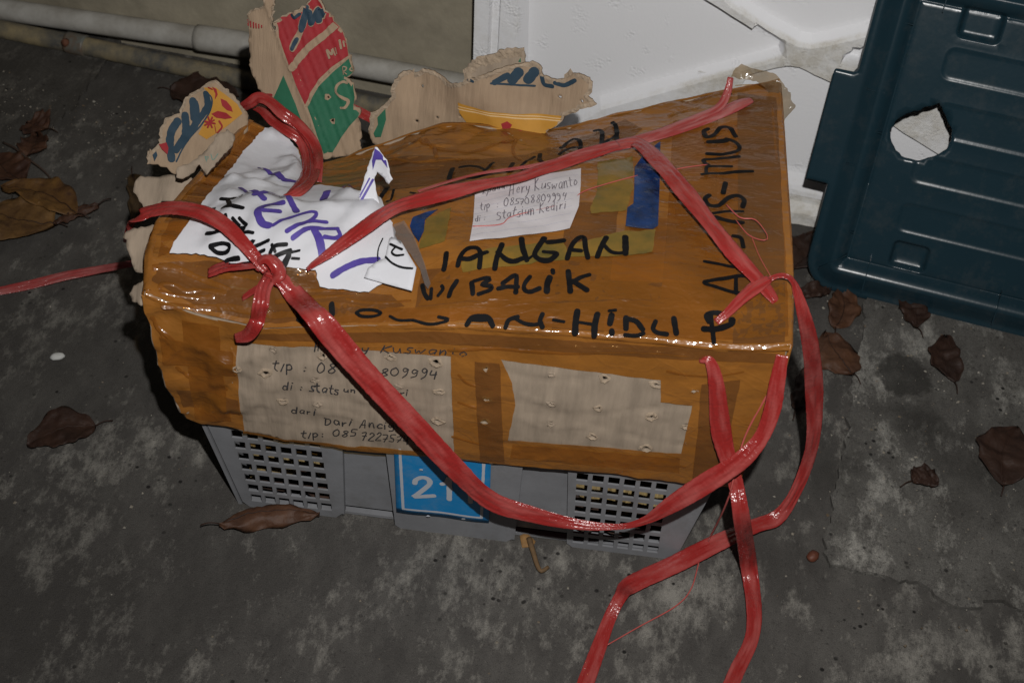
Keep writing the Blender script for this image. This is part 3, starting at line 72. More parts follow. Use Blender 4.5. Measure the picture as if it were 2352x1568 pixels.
 'leaves': [[[-0.5678,0.7833],[-0.4591,0.7867],0.045,0.6,0,0.004],[[-0.7133,0.6429],[-0.7467,0.6532],0.03,0.5,1,0.004],[[-0.7172,0.5696],[-0.7213,0.625],0.022,0.7,1,0.004],[[-0.7046,0.518],[-0.7602,0.5694],0.035,0.5,1,0.004],[[-0.5974,0.4498],[-0.7212,0.4888],0.03,0.4,2,0.006],[[-0.6235,0.4309],[-0.7221,0.4449],0.045,0.35,3,0.006],[[-0.5754,0.4753],[-0.6205,0.4227],0.012,1.4,1,0.006],[[-0.5583,0.5643],[-0.5222,0.4528],0.018,1.0,4,0.01],[[-0.4471,0.0854],[-0.5156,0.0431],0.03,0.35,0,0.003],[[-0.2606,-0.0441],[-0.1537,-0.0131],0.024,1.5,5,0.004],[[0.3923,0.5201],[0.437,0.6122],0.045,0.4,0,0.004],[[0.4499,0.4925],[0.3968,0.4693],0.02,0.5,0,0.004],[[0.4515,0.4115],[0.4623,0.4947],0.03,0.5,5,0.004],[[0.4691,0.326],[0.4372,0.3986],0.05,0.5,5,0.008],[[0.3917,0.2494],[0.405,0.3254],0.024,0.9,0,0.006],[[0.5985,0.3277],[0.596,0.4151],0.03,0.5,0,0.004],[[0.5603,0.4252],[0.5434,0.4832],0.028,0.4,0,0.004],[[0.6366,0.1623],[0.6679,0.2618],0.045,0.4,0,0.004],[[0.5267,0.149],[0.5553,0.171],0.025,0.4,0,0.003]],
 'twig': [[-0.7615,0.597],[-0.7349,0.5781],[-0.7115,0.5609],[-0.6783,0.542],[-0.6455,0.5102],[-0.6153,0.4844],[-0.5878,0.4615]],
 'seed': [0.4043,0.0238],
 'pebble': [-0.5328,0.1906],
 'chip': [[0.0723,0.0014],[0.0794,0.0061],[0.0909,-0.0028],[0.0887,-0.0091],[0.0767,-0.0122]],
 'chip_twig': [[0.083,-0.0005],[0.0897,-0.0184],[0.0962,-0.036],[0.1016,-0.0432],[0.1084,-0.0364]]}

# ------------------------------------------------------------------ materials
MATS = {}
def pmat(name, base, rough=.6, spec=.5, var=.0, var_col=None, scale=12., detail=5, bump=0., bscale=60., bdist=.002, alpha_tint=None, alpha=0., stretch=(1,1,1), transl=0., coat=0., metal=0.):
    if name in MATS: return MATS[name]
    m = bpy.data.materials.new(name); m.use_nodes = True; nt = m.node_tree; N = nt.nodes; L = nt.links
    b = N['Principled BSDF']; out = N['Material Output']
    b.inputs['Base Color'].default_value = (*base, 1); b.inputs['Roughness'].default_value = rough
    b.inputs['Specular IOR Level'].default_value = spec; b.inputs['Coat Weight'].default_value = coat; b.inputs['Coat Roughness'].default_value = .12; b.inputs['Metallic'].default_value = metal
    tc = N.new('ShaderNodeTexCoord'); mp = N.new('ShaderNodeMapping'); mp.inputs['Scale'].default_value = stretch; L.new(tc.outputs['Object'], mp.inputs[0])
    if var:
        n = N.new('ShaderNodeTexNoise'); n.inputs['Scale'].default_value = scale; n.inputs['Detail'].default_value = detail; n.inputs['Roughness'].default_value = .65; L.new(mp.outputs[0], n.inputs[0])
        r = N.new('ShaderNodeValToRGB'); r.color_ramp.elements[0].position = .33; r.color_ramp.elements[1].position = .68
        vc = var_col or tuple(c*(1-var) for c in base)
        r.color_ramp.elements[0].color = (*vc, 1); r.color_ramp.elements[1].color = (*base, 1); L.new(n.outputs[0], r.inputs[0]); L.new(r.outputs[0], b.inputs['Base Color'])
    if bump:
        n2 = N.new('ShaderNodeTexNoise'); n2.inputs['Scale'].default_value = bscale; n2.inputs['Detail'].default_value = 4; L.new(mp.outputs[0], n2.inputs[0])
        bp = N.new('ShaderNodeBump'); bp.inputs['Strength'].default_value = bump; bp.inputs['Distance'].default_value = bdist; L.new(n2.outputs[0], bp.inputs['Height']); L.new(bp.outputs[0], b.inputs['Normal'])
        if coat: L.new(bp.outputs[0], b.inputs['Coat Normal'])
    sh = b.outputs[0]
    if transl:
        t = N.new('ShaderNodeBsdfTranslucent'); t.inputs[0].default_value = (*base, 1); mx = N.new('ShaderNodeMixShader'); mx.inputs[0].default_value = transl; L.new(sh, mx.inputs[1]); L.new(t.outputs[0], mx.inputs[2]); sh = mx.outputs[0]
    if alpha:
        t = N.new('ShaderNodeBsdfTransparent'); t.inputs[0].default_value = (*(alpha_tint or (1, 1, 1)), 1); mx = N.new('ShaderNodeMixShader'); mx.inputs[0].default_value = alpha; L.new(sh, mx.inputs[1]); L.new(t.outputs[0], mx.inputs[2]); sh = mx.outputs[0]
    L.new(sh, out.inputs[0]); MATS[name] = m; return m

def floor_mat(name, dark, mid, light, lo=.45, hi=.66, off=0., dirt=1., stains=()):
    m = bpy.data.materials.new(name); m.use_nodes = True; nt = m.node_tree; N = nt.nodes; L = nt.links; b = N['Principled BSDF']
    tc = N.new('ShaderNodeTexCoord'); mp = N.new('ShaderNodeMapping'); mp.inputs['Location'].default_value = (off, off*.7, 0); L.new(tc.outputs['Object'], mp.inputs[0])
    def nz(sc, det, rough=.6, st=None, rot=0):
        n = N.new('ShaderNodeTexNoise'); n.inputs['Scale'].default_value = sc; n.inputs['Detail'].default_value = det; n.inputs['Roughness'].default_value = rough
        if st:
            q = N.new('ShaderNodeMapping'); q.inputs['Scale'].default_value = st; q.inputs['Rotation'].default_value = (0, 0, rot); L.new(mp.outputs[0], q.inputs[0]); L.new(q.outputs[0], n.inputs[0])
        else: L.new(mp.outputs[0], n.inputs[0])
        return n.outputs[0]
    def ramp(src, p0, p1, c0, c1):
        r = N.new('ShaderNodeValToRGB'); r.color_ramp.elements[0].position = p0; r.color_ramp.elements[1].position = p1
        r.color_ramp.elements[0].color = (*c0, 1) if len(c0) == 3 else c0; r.color_ramp.elements[1].color = (*c1, 1) if len(c1) == 3 else c1; L.new(src, r.inputs[0]); return r.outputs[0]
    def mix(f, a, c, mode='MIX', fac=None):
        x = N.new('ShaderNodeMix'); x.data_type = 'RGBA'; x.blend_type = mode
        if fac is not None: x.inputs[0].default_value = fac
        else: L.new(f, x.inputs[0])
        for s, v in ((6, a), (7, c)):
            if isinstance(v, tuple): x.inputs[s].default_value = (*v, 1)
            else: L.new(v, x.inputs[s])
        return x.outputs[2]
    def math2(op, a, c):
        x = N.new('ShaderNodeMath'); x.operation = op
        for i, v in enumerate((a, c)):
            if isinstance(v, (int, float)): x.inputs[i].default_value = v
            else: L.new(v, x.inputs[i])
        return x.outputs[0]
    big = nz(3.2, 6, .7); brush = nz(30, 7, .72, (1, .5, 1), -.7); fine = nz(220, 4, .7); grain = nz(900, 2)
    patch = math2('ADD', math2('MULTIPLY', big, .5), math2('MULTIPLY', brush, .5))
    c = ramp(patch, lo, hi, dark, mid)
    wearf = ramp(math2('ADD', math2('MULTIPLY', nz(5.5, 7, .75), .55), math2('MULTIPLY', nz(44, 6, .78, (1, .45, 1), -.7), .45)),   .512, .625, (0, 0, 0), (1, 1, 1))
    c = mix(wearf, c, light)
    if stains:
        dn = N.new('ShaderNodeTexNoise'); dn.inputs['Scale'].default_value = 22; dn.inputs['Detail'].default_value = 6; dn.inputs['Roughness'].default_value = .7; L.new(tc.outputs['Object'], dn.inputs[0])
        dv = N.new('ShaderNodeVectorMath'); dv.operation = 'MULTIPLY_ADD'; dv.inputs[1].default_value = (.09, .09, 0); L.new(dn.outputs['Color'], dv.inputs[0]); L.new(tc.outputs['Object'], dv.inputs[2])
        for sx, sy, sr_, soft, kk in stains:
            ds = N.new('ShaderNodeVectorMath'); ds.operation = 'DISTANCE'; L.new(dv.outputs[0], ds.inputs[0]); ds.inputs[1].default_value = (sx+.045, sy+.045, .006)
            mr_ = N.new('ShaderNodeMapRange'); mr_.inputs[1].default_value = sr_; mr_.inputs[2].default_value = sr_*(1-soft); mr_.inputs[3].default_value = 0; mr_.inputs[4].default_value = kk; L.new(ds.outputs['Value'], mr_.inputs[0]); c = mix(mr_.outputs[0], c, (.030, .028, .025))
    c = mix(ramp(fine, .30, .43, (1, 1, 1), (0, 0, 0)), c, tuple(v*.65 for v in dark))
    v = N.new('ShaderNodeTexVoronoi'); v.inputs['Scale'].default_value = 55; L.new(mp.outputs[0], v.inputs[0])
    sp = math2('MULTIPLY', ramp(v.outputs['Distance'], .10, .16, (1, 1, 1), (0, 0, 0)), ramp(nz(7, 3), .5, .6, (0, 0, 0), (1, 1, 1)))
    c = mix(sp, c, (.012, .011, .01)) if dirt else c
    c = mix(None, c, ramp(grain, .3, .7, (.55, .55, .55), (1.35, 1.33, 1.3)), 'MULTIPLY', .8)
    L.new(c, b.inputs['Base Color']); b.inputs['Roughness'].default_value = .75; b.inputs['Specular IOR Level'].default_value = .3
    bp = N.new('ShaderNodeBump'); bp.inputs['Strength'].default_value = .55; bp.inputs['Distance'].default_value = .0025
    L.new(math2('ADD', math2('MULTIPLY', brush, .7), math2('ADD', math2('MULTIPLY', fine, .5), math2('MULTIPLY', grain, .25))), bp.inputs['Height']); L.new(bp.outputs[0], b.inputs['Normal'])
    return m

def tape_mat(name, base, alpha, tint, along=(1, 4.5, 3)):
    """glossy wrinkled packing tape: streaks run along the strip"""
    m = pmat(name, base, rough=.10, spec=.6, coat=.6, alpha=alpha, alpha_tint=tint); nt = m.node_tree; N = nt.nodes; L = nt.links; b = N['Principled BSDF']
    tc = N.new('ShaderNodeTexCoord')
    def nz(sc, st, det=4, dist=0.):
        q = N.new('ShaderNodeMapping'); q.inputs['Scale'].default_value = st; L.new(tc.outputs['Object'], q.inputs[0]); n = N.new('ShaderNodeTexNoise'); n.inputs['Scale'].default_value = sc; n.inputs['Detail'].default_value = det; n.inputs['Distortion'].default_value = dist; L.new(q.outputs[0], n.inputs[0]); return n.outputs[0]
    streak = nz(7, along, 3, .9); blot = nz(11, (1, 1, 1), 5)
    mm = N.new('ShaderNodeMath'); mm.operation = 'MULTIPLY_ADD'; mm.inputs[1].default_value = .35; L.new(streak, mm.inputs[0]); m2 = N.new('ShaderNodeMath'); m2.operation = 'MULTIPLY'; m2.inputs[1].default_value = .65; L.new(blot, m2.inputs[0]); L.new(m2.outputs[0], mm.inputs[2])
    r = N.new('ShaderNodeValToRGB'); r.color_ramp.elements[0].position = .36; r.color_ramp.elements[1].position = .64; r.color_ramp.elements[0].color = (*(c*.68 for c in base), 1); r.color_ramp.elements[1].color = (*(c*1.06 for c in base), 1); L.new(mm.outputs[0], r.inputs[0]); L.new(r.outputs[0], b.inputs['Base Color'])
    v = N.new('ShaderNodeTexVoronoi'); v.feature = 'DISTANCE_TO_EDGE'; v.inputs['Scale'].default_value = 26; q = N.new('ShaderNodeMapping'); q.inputs['Scale'].default_value = (.7, 1.6, 1.2); L.new(tc.outputs['Object'], q.inputs[0])
    wn = N.new('ShaderNodeTexNoise'); wn.inputs['Scale'].default_value = 14; L.new(q.outputs[0], wn.inputs[0]); va = N.new('ShaderNodeVectorMath'); va.operation = 'MULTIPLY_ADD'; va.inputs[1].default_value = (.12, .12, .12); L.new(wn.outputs['Color'], va.inputs[0]); L.new(q.outputs[0], va.inputs[2]); L.new(va.outputs[0], v.inputs[0])
    vr = N.new('ShaderNodeMapRange'); vr.inputs[1].default_value = 0; vr.inputs[2].default_value = .07; L.new(v.outputs['Distance'], vr.inputs[0])
    b1 = N.new('ShaderNodeBump'); b1.inputs['Strength'].default_value = .2; b1.inputs['Distance'].default_value = .0012; b1.invert = True; L.new(vr.outputs[0], b1.inputs['Height'])
    b2 = N.new('ShaderNodeBump'); b2.inputs['Strength'].default_value = .45; b2.inputs['Distance'].default_value = .005; L.new(streak, b2.inputs['Height']); L.new(b1.outputs[0], b2.inputs['Normal'])
    b3 = N.new('ShaderNodeBump'); b3.inputs['Strength'].default_value = .55; b3.inputs['Distance'].default_value = .0025; L.new(nz(80, (1, 1.8, 1), 2), b3.inputs['Height']); L.new(b2.outputs[0], b3.inputs['Normal']); L.new(b3.outputs[0], b.inputs['Normal']); b.inputs['Coat Roughness'].default_value = .34; L.new(b3.outputs[0], b.inputs['Coat Normal'])
    return m
M_TAPE = tape_mat('brown_tape', (.365, .147, .028), .25, (.85, .50, .18))
M_TAPE2 = tape_mat('brown_tape_thin', (.34, .135, .024), .5, (.84, .60, .28))
M_TAPE3 = tape_mat('brown_tape_dull', (.24, .115, .036), .55, (.8, .62, .38))
M_OLIVE = pmat('printed_tape_olive', (.135, .105, .026), rough=.2, var=.9, var_col=(.27, .155, .03), scale=30, alpha=.14, alpha_tint=(.8, .7, .3), bump=.4, bscale=40, stretch=(1, 1, 1))
M_BLUE = pmat('blue_tape', (.012, .045, .16), rough=.22, var=.75, scale=40, bump=.7, bscale=70, bdist=.004)
M_FILM = pmat('clear_film', (.2, .195, .19), rough=.1, alpha=.62, alpha_tint=(.8, .8, .8), bump=.7, bscale=90, bdist=.004)
M_FILMB = pmat('brown_film', (.30, .20, .11), rough=.14, alpha=.42, alpha_tint=(.92, .82, .66), bump=.7, bscale=45, bdist=.008, var=.7, scale=26, stretch=(1, .4, .4))
M_CARD = pmat('cardboard', (.34, .245, .165), rough=.85, spec=.2, var=.15, scale=70, bump=.8, bscale=120, bdist=.002, stretch=(1.6, .4, .22))
M_CARDG = pmat('cardboard_liner', (.335, .265, .20), rough=.9, spec=.15, var=.26, scale=50, bump=.6, bscale=120, bdist=.0015, stretch=(1.8, .5, .3))
M_EDGE = pmat('torn_cardboard', (.40, .31, .225), rough=.95, spec=.1, var=.35, scale=120, bump=.8, bscale=260)
M_INK = pmat('black_marker', (.006, .006, .007), rough=.5, spec=.15)
M_INKB = pmat('black_marker_faded', (.035, .028, .022), rough=.35, alpha=.18)
M_PEN = pmat('ballpoint_ink', (.03, .028, .03), rough=.6)
M_PENL = pmat('ballpoint_ink_pale', (.14, .12, .14), rough=.6)
M_PURPLE = pmat('purple_marker', (.085, .055, .32), rough=.55, var=.25, scale=60)
M_PAPER = pmat('white_paper', (.72, .72, .76), rough=.75, spec=.25, var=.06, scale=18, bump=.25, bscale=45, bdist=.003, transl=.12)
M_NOTE = pmat('ruled_paper', (.64, .60, .62), rough=.4, var=.14, scale=20, bump=.3, bscale=60)
M_RED = pmat('print_red', (.30, .013, .018), rough=.75, var=.18, scale=50, bump=.2, bscale=120)
M_GREEN = pmat('print_green', (.012, .115, .058), rough=.75, var=.15, scale=50, bump=.2, bscale=120)
M_BLUEP = pmat('print_blue', (.014, .040, .066), rough=.75, var=.2, scale=50)
M_YELLOW = pmat('print_yellow', (.46, .22, .025), rough=.75, var=.12, scale=40)
M_TEAL = pmat('print_teal', (.1, .22, .19), rough=.8)
PRINT = dict(red=M_RED, green=M_GREEN, blue=M_BLUEP, yellow=M_YELLOW, tan=M_CARD, pale=pmat('print_pale', (.6, .42, .22), rough=.8), teal=M_TEAL, purple=M_PURPLE)
def raffia_mat(name, base, transl, alpha):
    m = pmat(name, base, rough=.24, spec=.8, coat=.3, transl=transl, alpha=alpha, alpha_tint=(1, .5, .5)); nt = m.node_tree; N = nt.nodes; L = nt.links; b = N['Principled BSDF']
    uv = N.new('ShaderNodeUVMap'); uv.uv_map = 'UVMap'
    def nz(sc, st, det=3):
        q = N.new('ShaderNodeMapping'); q.inputs['Scale'].default_value = st; L.new(uv.outputs[0], q.inputs[0]); n = N.new('ShaderNodeTexNoise'); n.inputs['Scale'].default_value = sc; n.inputs['Detail'].default_value = det; L.new(q.outputs[0], n.inputs[0]); return n.outputs[0]
    st = nz(1., (7, 5, 1), 4); cr = nz(1., (330, 4, 1), 2); pl = nz(1., (24, 2., 1), 3)
    r = N.new('ShaderNodeValToRGB'); r.color_ramp.elements[0].position = .42; r.color_ramp.elements[1].position = .74; r.color_ramp.elements[0].color = (base[0]*.80, base[1]*.7, base[2]*.7, 1); r.color_ramp.elements[1].color = (min(base[0]*1.08, 1), base[1]*2.6, base[2]*2.6, 1); L.new(pl, r.inputs[0]); L.new(r.outputs[0], b.inputs['Base Color'])  # pink ramp end: thin film, plus sheen painted into the base colour
    p = None
    for src, S, D in ((st, .4, .0014), (cr, .7, .0010), (pl, .45, .003)):
        bp = N.new('ShaderNodeBump'); bp.inputs['Strength'].default_value = S; bp.inputs['Distance'].default_value = D; L.new(src, bp.inputs['Height'])
        if p: L.new(p.outputs[0], bp.inputs['Normal'])
        p = bp
    L.new(p.outputs[0], b.inputs['Normal']); L.new(p.outputs[0], b.inputs['Coat Normal']); return m
M_RIB = raffia_mat('red_raffia', (.47, .044, .040), .18, .10)
M_RIBP = raffia_mat('pink_raffia', (.54, .10, .095), .2, .2)
M_CRATE = pmat('grey_plastic', (.225, .228, .242), rough=.42, spec=.4, var=.22, scale=14, bump=.06, bscale=200)
M_SIGN = pmat('blue_sign', (.008, .21, .50), rough=.35, var=.06, scale=20, bump=.15, bscale=60)
M_SIGNW = pmat('sign_white', (.46, .48, .52), rough=.4)
M_LID = pmat('teal_plastic', (.0115, .031, .043), rough=.26, spec=.4, var=.12, scale=6, bump=.05, bscale=160)
def dust(m, col, amt, scale):
    nt = m.node_tree; N = nt.nodes; L = nt.links; b = N['Principled BSDF']; bc = b.inputs['Base Color']; src = bc.links[0].from_socket
    tc = N.new('ShaderNodeTexCoord'); n = N.new('ShaderNodeTexNoise'); n.inputs['Scale'].default_value = scale; n.inputs['Detail'].default_value = 10; n.inputs['Roughness'].default_value = .8; L.new(tc.outputs['Object'], n.inputs[0])
    r = N.new('ShaderNodeMapRange'); r.inputs[1].default_value = .5; r.inputs[2].default_value = .8; r.inputs[4].default_value = amt; L.new(n.outputs[0], r.inputs[0]); x = N.new('ShaderNodeMix'); x.data_type = 'RGBA'; L.new(r.outputs[0], x.inputs[0]); L.new(src, x.inputs[6]); x.inputs[7].default_value = (*col, 1); L.new(x.outputs[2], bc)
dust(M_LID, (.09, .09, .085), .35, 26); dust(M_CRATE, (.10, .09, .075), .6, 18); dust(M_SIGN, (.25, .3, .33), .4, 30)
M_WALL = None

# ------------------------------------------------------------------ mesh helpers
def mk(name, verts, faces, mat, parent=None, smooth=True, ploc=None, solid=0., label=None, cat=None, group=None, kind=None):
    me = bpy.data.meshes.new(name); me.from_pydata([tuple(map(float, v)) for v in verts], [], [tuple(int(i) for i in f) for f in faces]); me.update()
    if smooth: me.polygons.foreach_set('use_smooth', [True]*len(me.polygons))
    me.materials.append(mat); o = bpy.data.objects.new(name, me); COL.objects.link(o)
    if solid:
        s = o.modifiers.new('thickness', 'SOLIDIFY'); s.thickness = solid; s.offset = -1
    if parent is not None: child(o, parent)
    tag(o, label, cat, group, kind); return o
def child(o, parent):
    o.parent = parent; o.matrix_parent_inverse = Matrix.Translation(-Vector(WORLD[parent.name])) if parent.name in WORLD else Matrix.Identity(4)
WORLD = {}
def tag(o, label=None, cat=None, group=None, kind=None):
    if label: o['label'] = label
    if cat: o['category'] = cat
    if group: o['group'] = group
    if kind: o['kind'] = kind
    return o
def thing(name, loc, label, cat, group=None):
    o = bpy.data.objects.new(name, None); COL.objects.link(o); o.location = loc; o.empty_display_size = .03; WORLD[o.name] = tuple(loc); return tag(o, label, cat, group)
def inside(P, poly):
    x, y = P[:, 0], P[:, 1]; r = np.zeros(len(P), bool); n = len(poly)
    for i in range(n):
        x1, y1 = poly[i]; x2, y2 = poly[(i+1) % n]
        if y1 == y2: continue
        c = ((y1 > y) != (y2 > y)) & (x < (x2-x1)*(y-y1)/(y2-y1)+x1); r ^= c
    return r
def pdist(P, poly, closed=True):
    d = np.full(len(P), 1e9); n = len(poly)
    for i in range(n if closed else n-1):
        a = np.array(poly[i]); b = np.array(poly[(i+1) % n]); ab = b-a; t = np.clip(((P-a)@ab)/max(ab@ab, 1e-12), 0, 1)
        d = np.minimum(d, np.linalg.norm(P-(a+t[:, None]*ab), axis=1))
    return d
def resample(poly, step, closed=True):
    out = []; n = len(poly)
    for i in range(n if closed else n-1):
        a = np.array(poly[i], float); b = np.array(poly[(i+1) % n], float); k = max(1, int(np.ceil(np.linalg.norm(b-a)/step)))
        for j in range(k): out.append(a+(b-a)*j/k)
    if not closed: out.append(np.array(poly[-1], float))
    return np.array(out)
def catmull(pts, step, closed=False):
    P = [np.array(p, float) for p in pts]
    if len(P) == 2: return resample(P, step, False)
    Q = [2*P[0]-P[1]]+P+[2*P[-1]-P[-2]]; out = []
    for i in range(1, len(Q)-2):
        p0, p1, p2, p3 = Q[i-1:i+3]; k = max(1, int(np.ceil(np.linalg.norm((p2-p1)[:3])/step)))
        for j in range(k):
            t = j/k; out.append(.5*((2*p1)+(-p0+p2)*t+(2*p0-5*p1+4*p2-p3)*t*t+(-p0+3*p1-3*p2+p3)*t**3))
    out.append(P[-1]); return np.array(out)
def ragged(poly, step, amp, seed=0):
    B = resample(poly, step); r = np.random.RandomState(seed); c = B.mean(0); t = np.roll(B, -1, 0)-np.roll(B, 1, 0); t /= np.linalg.norm(t, axis=1)[:, None]+1e-9
    n = np.stack([t[:, 1], -t[:, 0]], 1); return B+n*(r.randn(len(B))*amp)[:, None]
def fill(poly, step, holes=(), bstep=None, extra=None, jitter=.25, gmask=None):
    """constrained triangulation of a 2-D outline with interior points; returns points and triangles"""
    B = resample(poly, bstep or step); V = [tuple(p) for p in B]; E = [(i, (i+1) % len(B)) for i in range(len(B))]
    HB = [np.array(h) for h in holes]
    for h in HB:
        s = len(V); V += [tuple(p) for p in h]; E += [(s+i, s+(i+1) % len(h)) for i in range(len(h))]
    mn, mx = B.min(0), B.max(0); gx, gy = np.meshgrid(np.arange(mn[0], mx[0], step), np.arange(mn[1], mx[1], step)); G = np.stack([gx.ravel(), gy.ravel()], 1)
    G = G+(RNG.rand(*G.shape)-.5)*step*jitter
    if gmask is not None: G = G[gmask(G)]
    if extra is not None: G = np.vstack([G, extra])
    if len(G):
        k = inside(G, B) & (pdist(G, B) > (step*.35 if extra is None else .0008))
        for h in HB: k &= ~inside(G, h) & (pdist(G, h) > (min(step*.15, .001) if extra is None else .003))
        G = G[k]; V += [tuple(p) for p in G]
    r = delaunay_2d_cdt([Vector(v) for v in V], E, [], 0, 1e-7); P = np.array([tuple(v) for v in r[0]]); F = np.array([f for f in r[2] if len(f) == 3])
    C = P[F].mean(1); k = inside(C, B)
    for h in HB: k &= ~inside(C, h)
    F = F[k]; a = P[F]; cr = (a[:, 1, 0]-a[:, 0, 0])*(a[:, 2, 1]-a[:, 0, 1])-(a[:, 1, 1]-a[:, 0, 1])*(a[:, 2, 0]-a[:, 0, 0]); F[cr < 0] = F[cr < 0][:, ::-1]
    F = F[np.abs(cr) > 1e-10]
    return P, F
def fbm(x, y, s, seed=0., o=3):
    return np.array([mnoise.fractal(Vector((a*s+seed, b*s-seed*.7, seed)), 1., 2., o) for a, b in zip(x, y)])
def ridge(x, y, s, seed=0.):
    return np.array([1-abs(mnoise.noise(Vector((a*s+seed, b*s+seed, seed*1.3))))*2.2 for a, b in zip(x, y)]).clip(0, 1)**4
def facets(x, y, f, seed, n=5, st=1.):
    """sharp crumple: folded ramps in several directions, 0..1"""
    r = np.random.RandomState(seed); h = np.zeros(len(x))
    wx = fbm(x, y, f*.6, seed*.37)*.35/f; wy = fbm(x, y, f*.6, seed*.53+9)*.35/f
    for _ in range(n):
        a = r.uniform(0, math.pi); p = r.rand(); h += np.abs((((x+wx)*math.cos(a)+(y+wy)*math.sin(a)*st)*f*r.uniform(.6, 1.3)+p) % 1-.5)*2
    return h/n
def smooth(a, b, x): t = np.clip((x-a)/(b-a), 0, 1); return t*t*(3-2*t)
def stroke2d(pts, w, step=.002, seed=0, taper=.0):
    """flat marker stroke with rounded ends as 2-D quads"""
    C = catmull(pts, step); r = random.Random(seed)
    if len(C) < 2: return [], []
    t = np.gradient(C, axis=0); t /= np.linalg.norm(t, axis=1)[:, None]+1e-9; n = np.stack([-t[:, 1], t[:, 0]], 1)
    hw = np.full(len(C), w/2)*(1+.20*np.array([mnoise.noise(Vector((i*.3, seed*3.1, 0))) for i in range(len(C))]))
    V = []; F = []; cap = [(-.95, .3), (-.75, .66), (-.4, .92)]
    rows = [(C[0]+t[0]*hw[0]*a, n[0], hw[0]*b) for a, b in cap]+[(C[i], n[i], hw[i]) for i in range(len(C))]+[(C[-1]-t[-1]*hw[-1]*a, n[-1], hw[-1]*b) for a, b in reversed(cap)]
    for c, nn, hh in rows: V += [c-nn*hh, c, c+nn*hh]
    for i in range(len(rows)-1):
        a = 3*i; F += [(a, a+3, a+4, a+1), (a+1, a+4, a+5, a+2)]
    return V, F
def strokes(lst, wmul=1., step=.002):
    V = []; F = []
    for k, (w, pts) in enumerate(lst):
        v, f = stroke2d(pts, w*.001*wmul, step, k+1); s = len(V); V += v; F += [tuple(i+s for i in q) for q in f]
    return np.array(V), F
def orient(P, F):
    out = []
    for f in F:
        a, b, c = P[f[0]], P[f[1]], P[f[2]]; cr = (b[0]-a[0])*(c[1]-a[1])-(b[1]-a[1])*(c[0]-a[0]); out.append(f if cr >= 0 else tuple(reversed(f)))
    return out

# single-line handwriting, x to the right, baseline 0, small letters .6 high
GL = {
 '0': (.6, [[(.3, .95), (.08, .7), (.08, .25), (.3, .02), (.5, .25), (.5, .7), (.3, .95)]]), '1': (.3, [[(.15, .95), (.15, 0)]]), '2': (.55, [[(.05, .75), (.25, .95), (.45, .75), (.05, .02), (.5, .05)]]),
 '4': (.6, [[(.2, .95), (.1, .45), (.5, .5)], [(.48, .8), (.4, -.1)]]), '5': (.55, [[(.5, .95), (.15, .95), (.1, .55), (.4, .5), (.4, .1), (.05, .05)]]), '7': (.5, [[(.05, .9), (.45, .9), (.15, 0)], [(.1, .45), (.42, .5)]]),
 '8': (.55, [[(.3, .5), (.1, .75), (.3, .95), (.45, .75), (.1, .25), (.28, .02), (.48, .25), (.3, .5)]]), '9': (.5, [[(.42, .75), (.2, .95), (.08, .7), (.25, .5), (.42, .72), (.4, .2), (.15, -.1)]]),
 't': (.4, [[(.2, 1.), (.18, .2), (.35, .05)], [(.02, .65), (.38, .68)]]), 'l': (.25, [[(.12, .65), (.1, 0)]]), 'p': (.5, [[(.1, .6), (.05, -.4)], [(.1, .5), (.3, .62), (.42, .4), (.3, .15), (.1, .15)]]), ':': (.3, [[(.14, .5), (.16, .46)], [(.13, .12), (.15, .08)]]), ' ': (.35, []),
 'd': (.5, [[(.4, .5), (.2, .55), (.06, .3), (.2, .05), (.38, .2), (.44, 1.05), (.42, .0)]]), 'i': (.25, [[(.12, .55), (.12, .02)], [(.13, .82), (.15, .8)]]), 's': (.42, [[(.4, .6), (.15, .6), (.12, .4), (.35, .25), (.3, .02), (.05, .05)]]),
 'a': (.48, [[(.4, .5), (.2, .6), (.06, .3), (.2, .04), (.38, .25), (.4, .5), (.42, .02)]]), 'u': (.5, [[(.08, .55), (.1, .1), (.28, .05), (.4, .3), (.42, .55), (.44, .02)]]), 'n': (.5, [[(.08, .55), (.1, .0), (.15, .4), (.32, .55), (.4, .35), (.42, .0)]]),
 'r': (.4, [[(.1, .55), (.1, 0), (.15, .4), (.35, .55)]]), 'c': (.42, [[(.4, .5), (.2, .58), (.07, .3), (.2, .03), (.4, .1)]]), 'g': (.48, [[(.4, .5), (.2, .58), (.08, .35), (.2, .12), (.4, .4), (.38, -.3), (.12, -.35)]]), 'e': (.42, [[(.08, .3), (.36, .36), (.25, .58), (.08, .35), (.15, .05), (.38, .1)]]),
 'y': (.48, [[(.08, .55), (.15, .2), (.35, .25)], [(.42, .55), (.3, -.1), (.08, -.4)]]), 'w': (.65, [[(.06, .55), (.14, .05), (.3, .4), (.42, .05), (.58, .58)]]), 'o': (.45, [[(.22, .58), (.06, .3), (.22, .02), (.4, .3), (.22, .58)]]), 'k': (.45, [[(.1, 1.), (.08, 0)], [(.38, .55), (.1, .28), (.4, .02)]]),
 'H': (.65, [[(.15, 1.), (.05, -.15)], [(.5, 1.), (.45, 0)], [(.08, .45), (.5, .52)]]), 'K': (.6, [[(.15, 1.), (.05, 0)], [(.5, .95), (.12, .45), (.5, .0)]]), 'D': (.6, [[(.1, .9), (.1, .05)], [(.02, .9), (.4, .8), (.48, .4), (.3, .08), (.08, .02)]]), 'A': (.6, [[(.05, 0), (.25, .9), (.3, .88), (.48, 0)], [(.12, .35), (.42, .38)]]), 'S': (.5, [[(.45, .9), (.2, .95), (.08, .72), (.4, .4), (.3, .05), (.02, .1)]])}
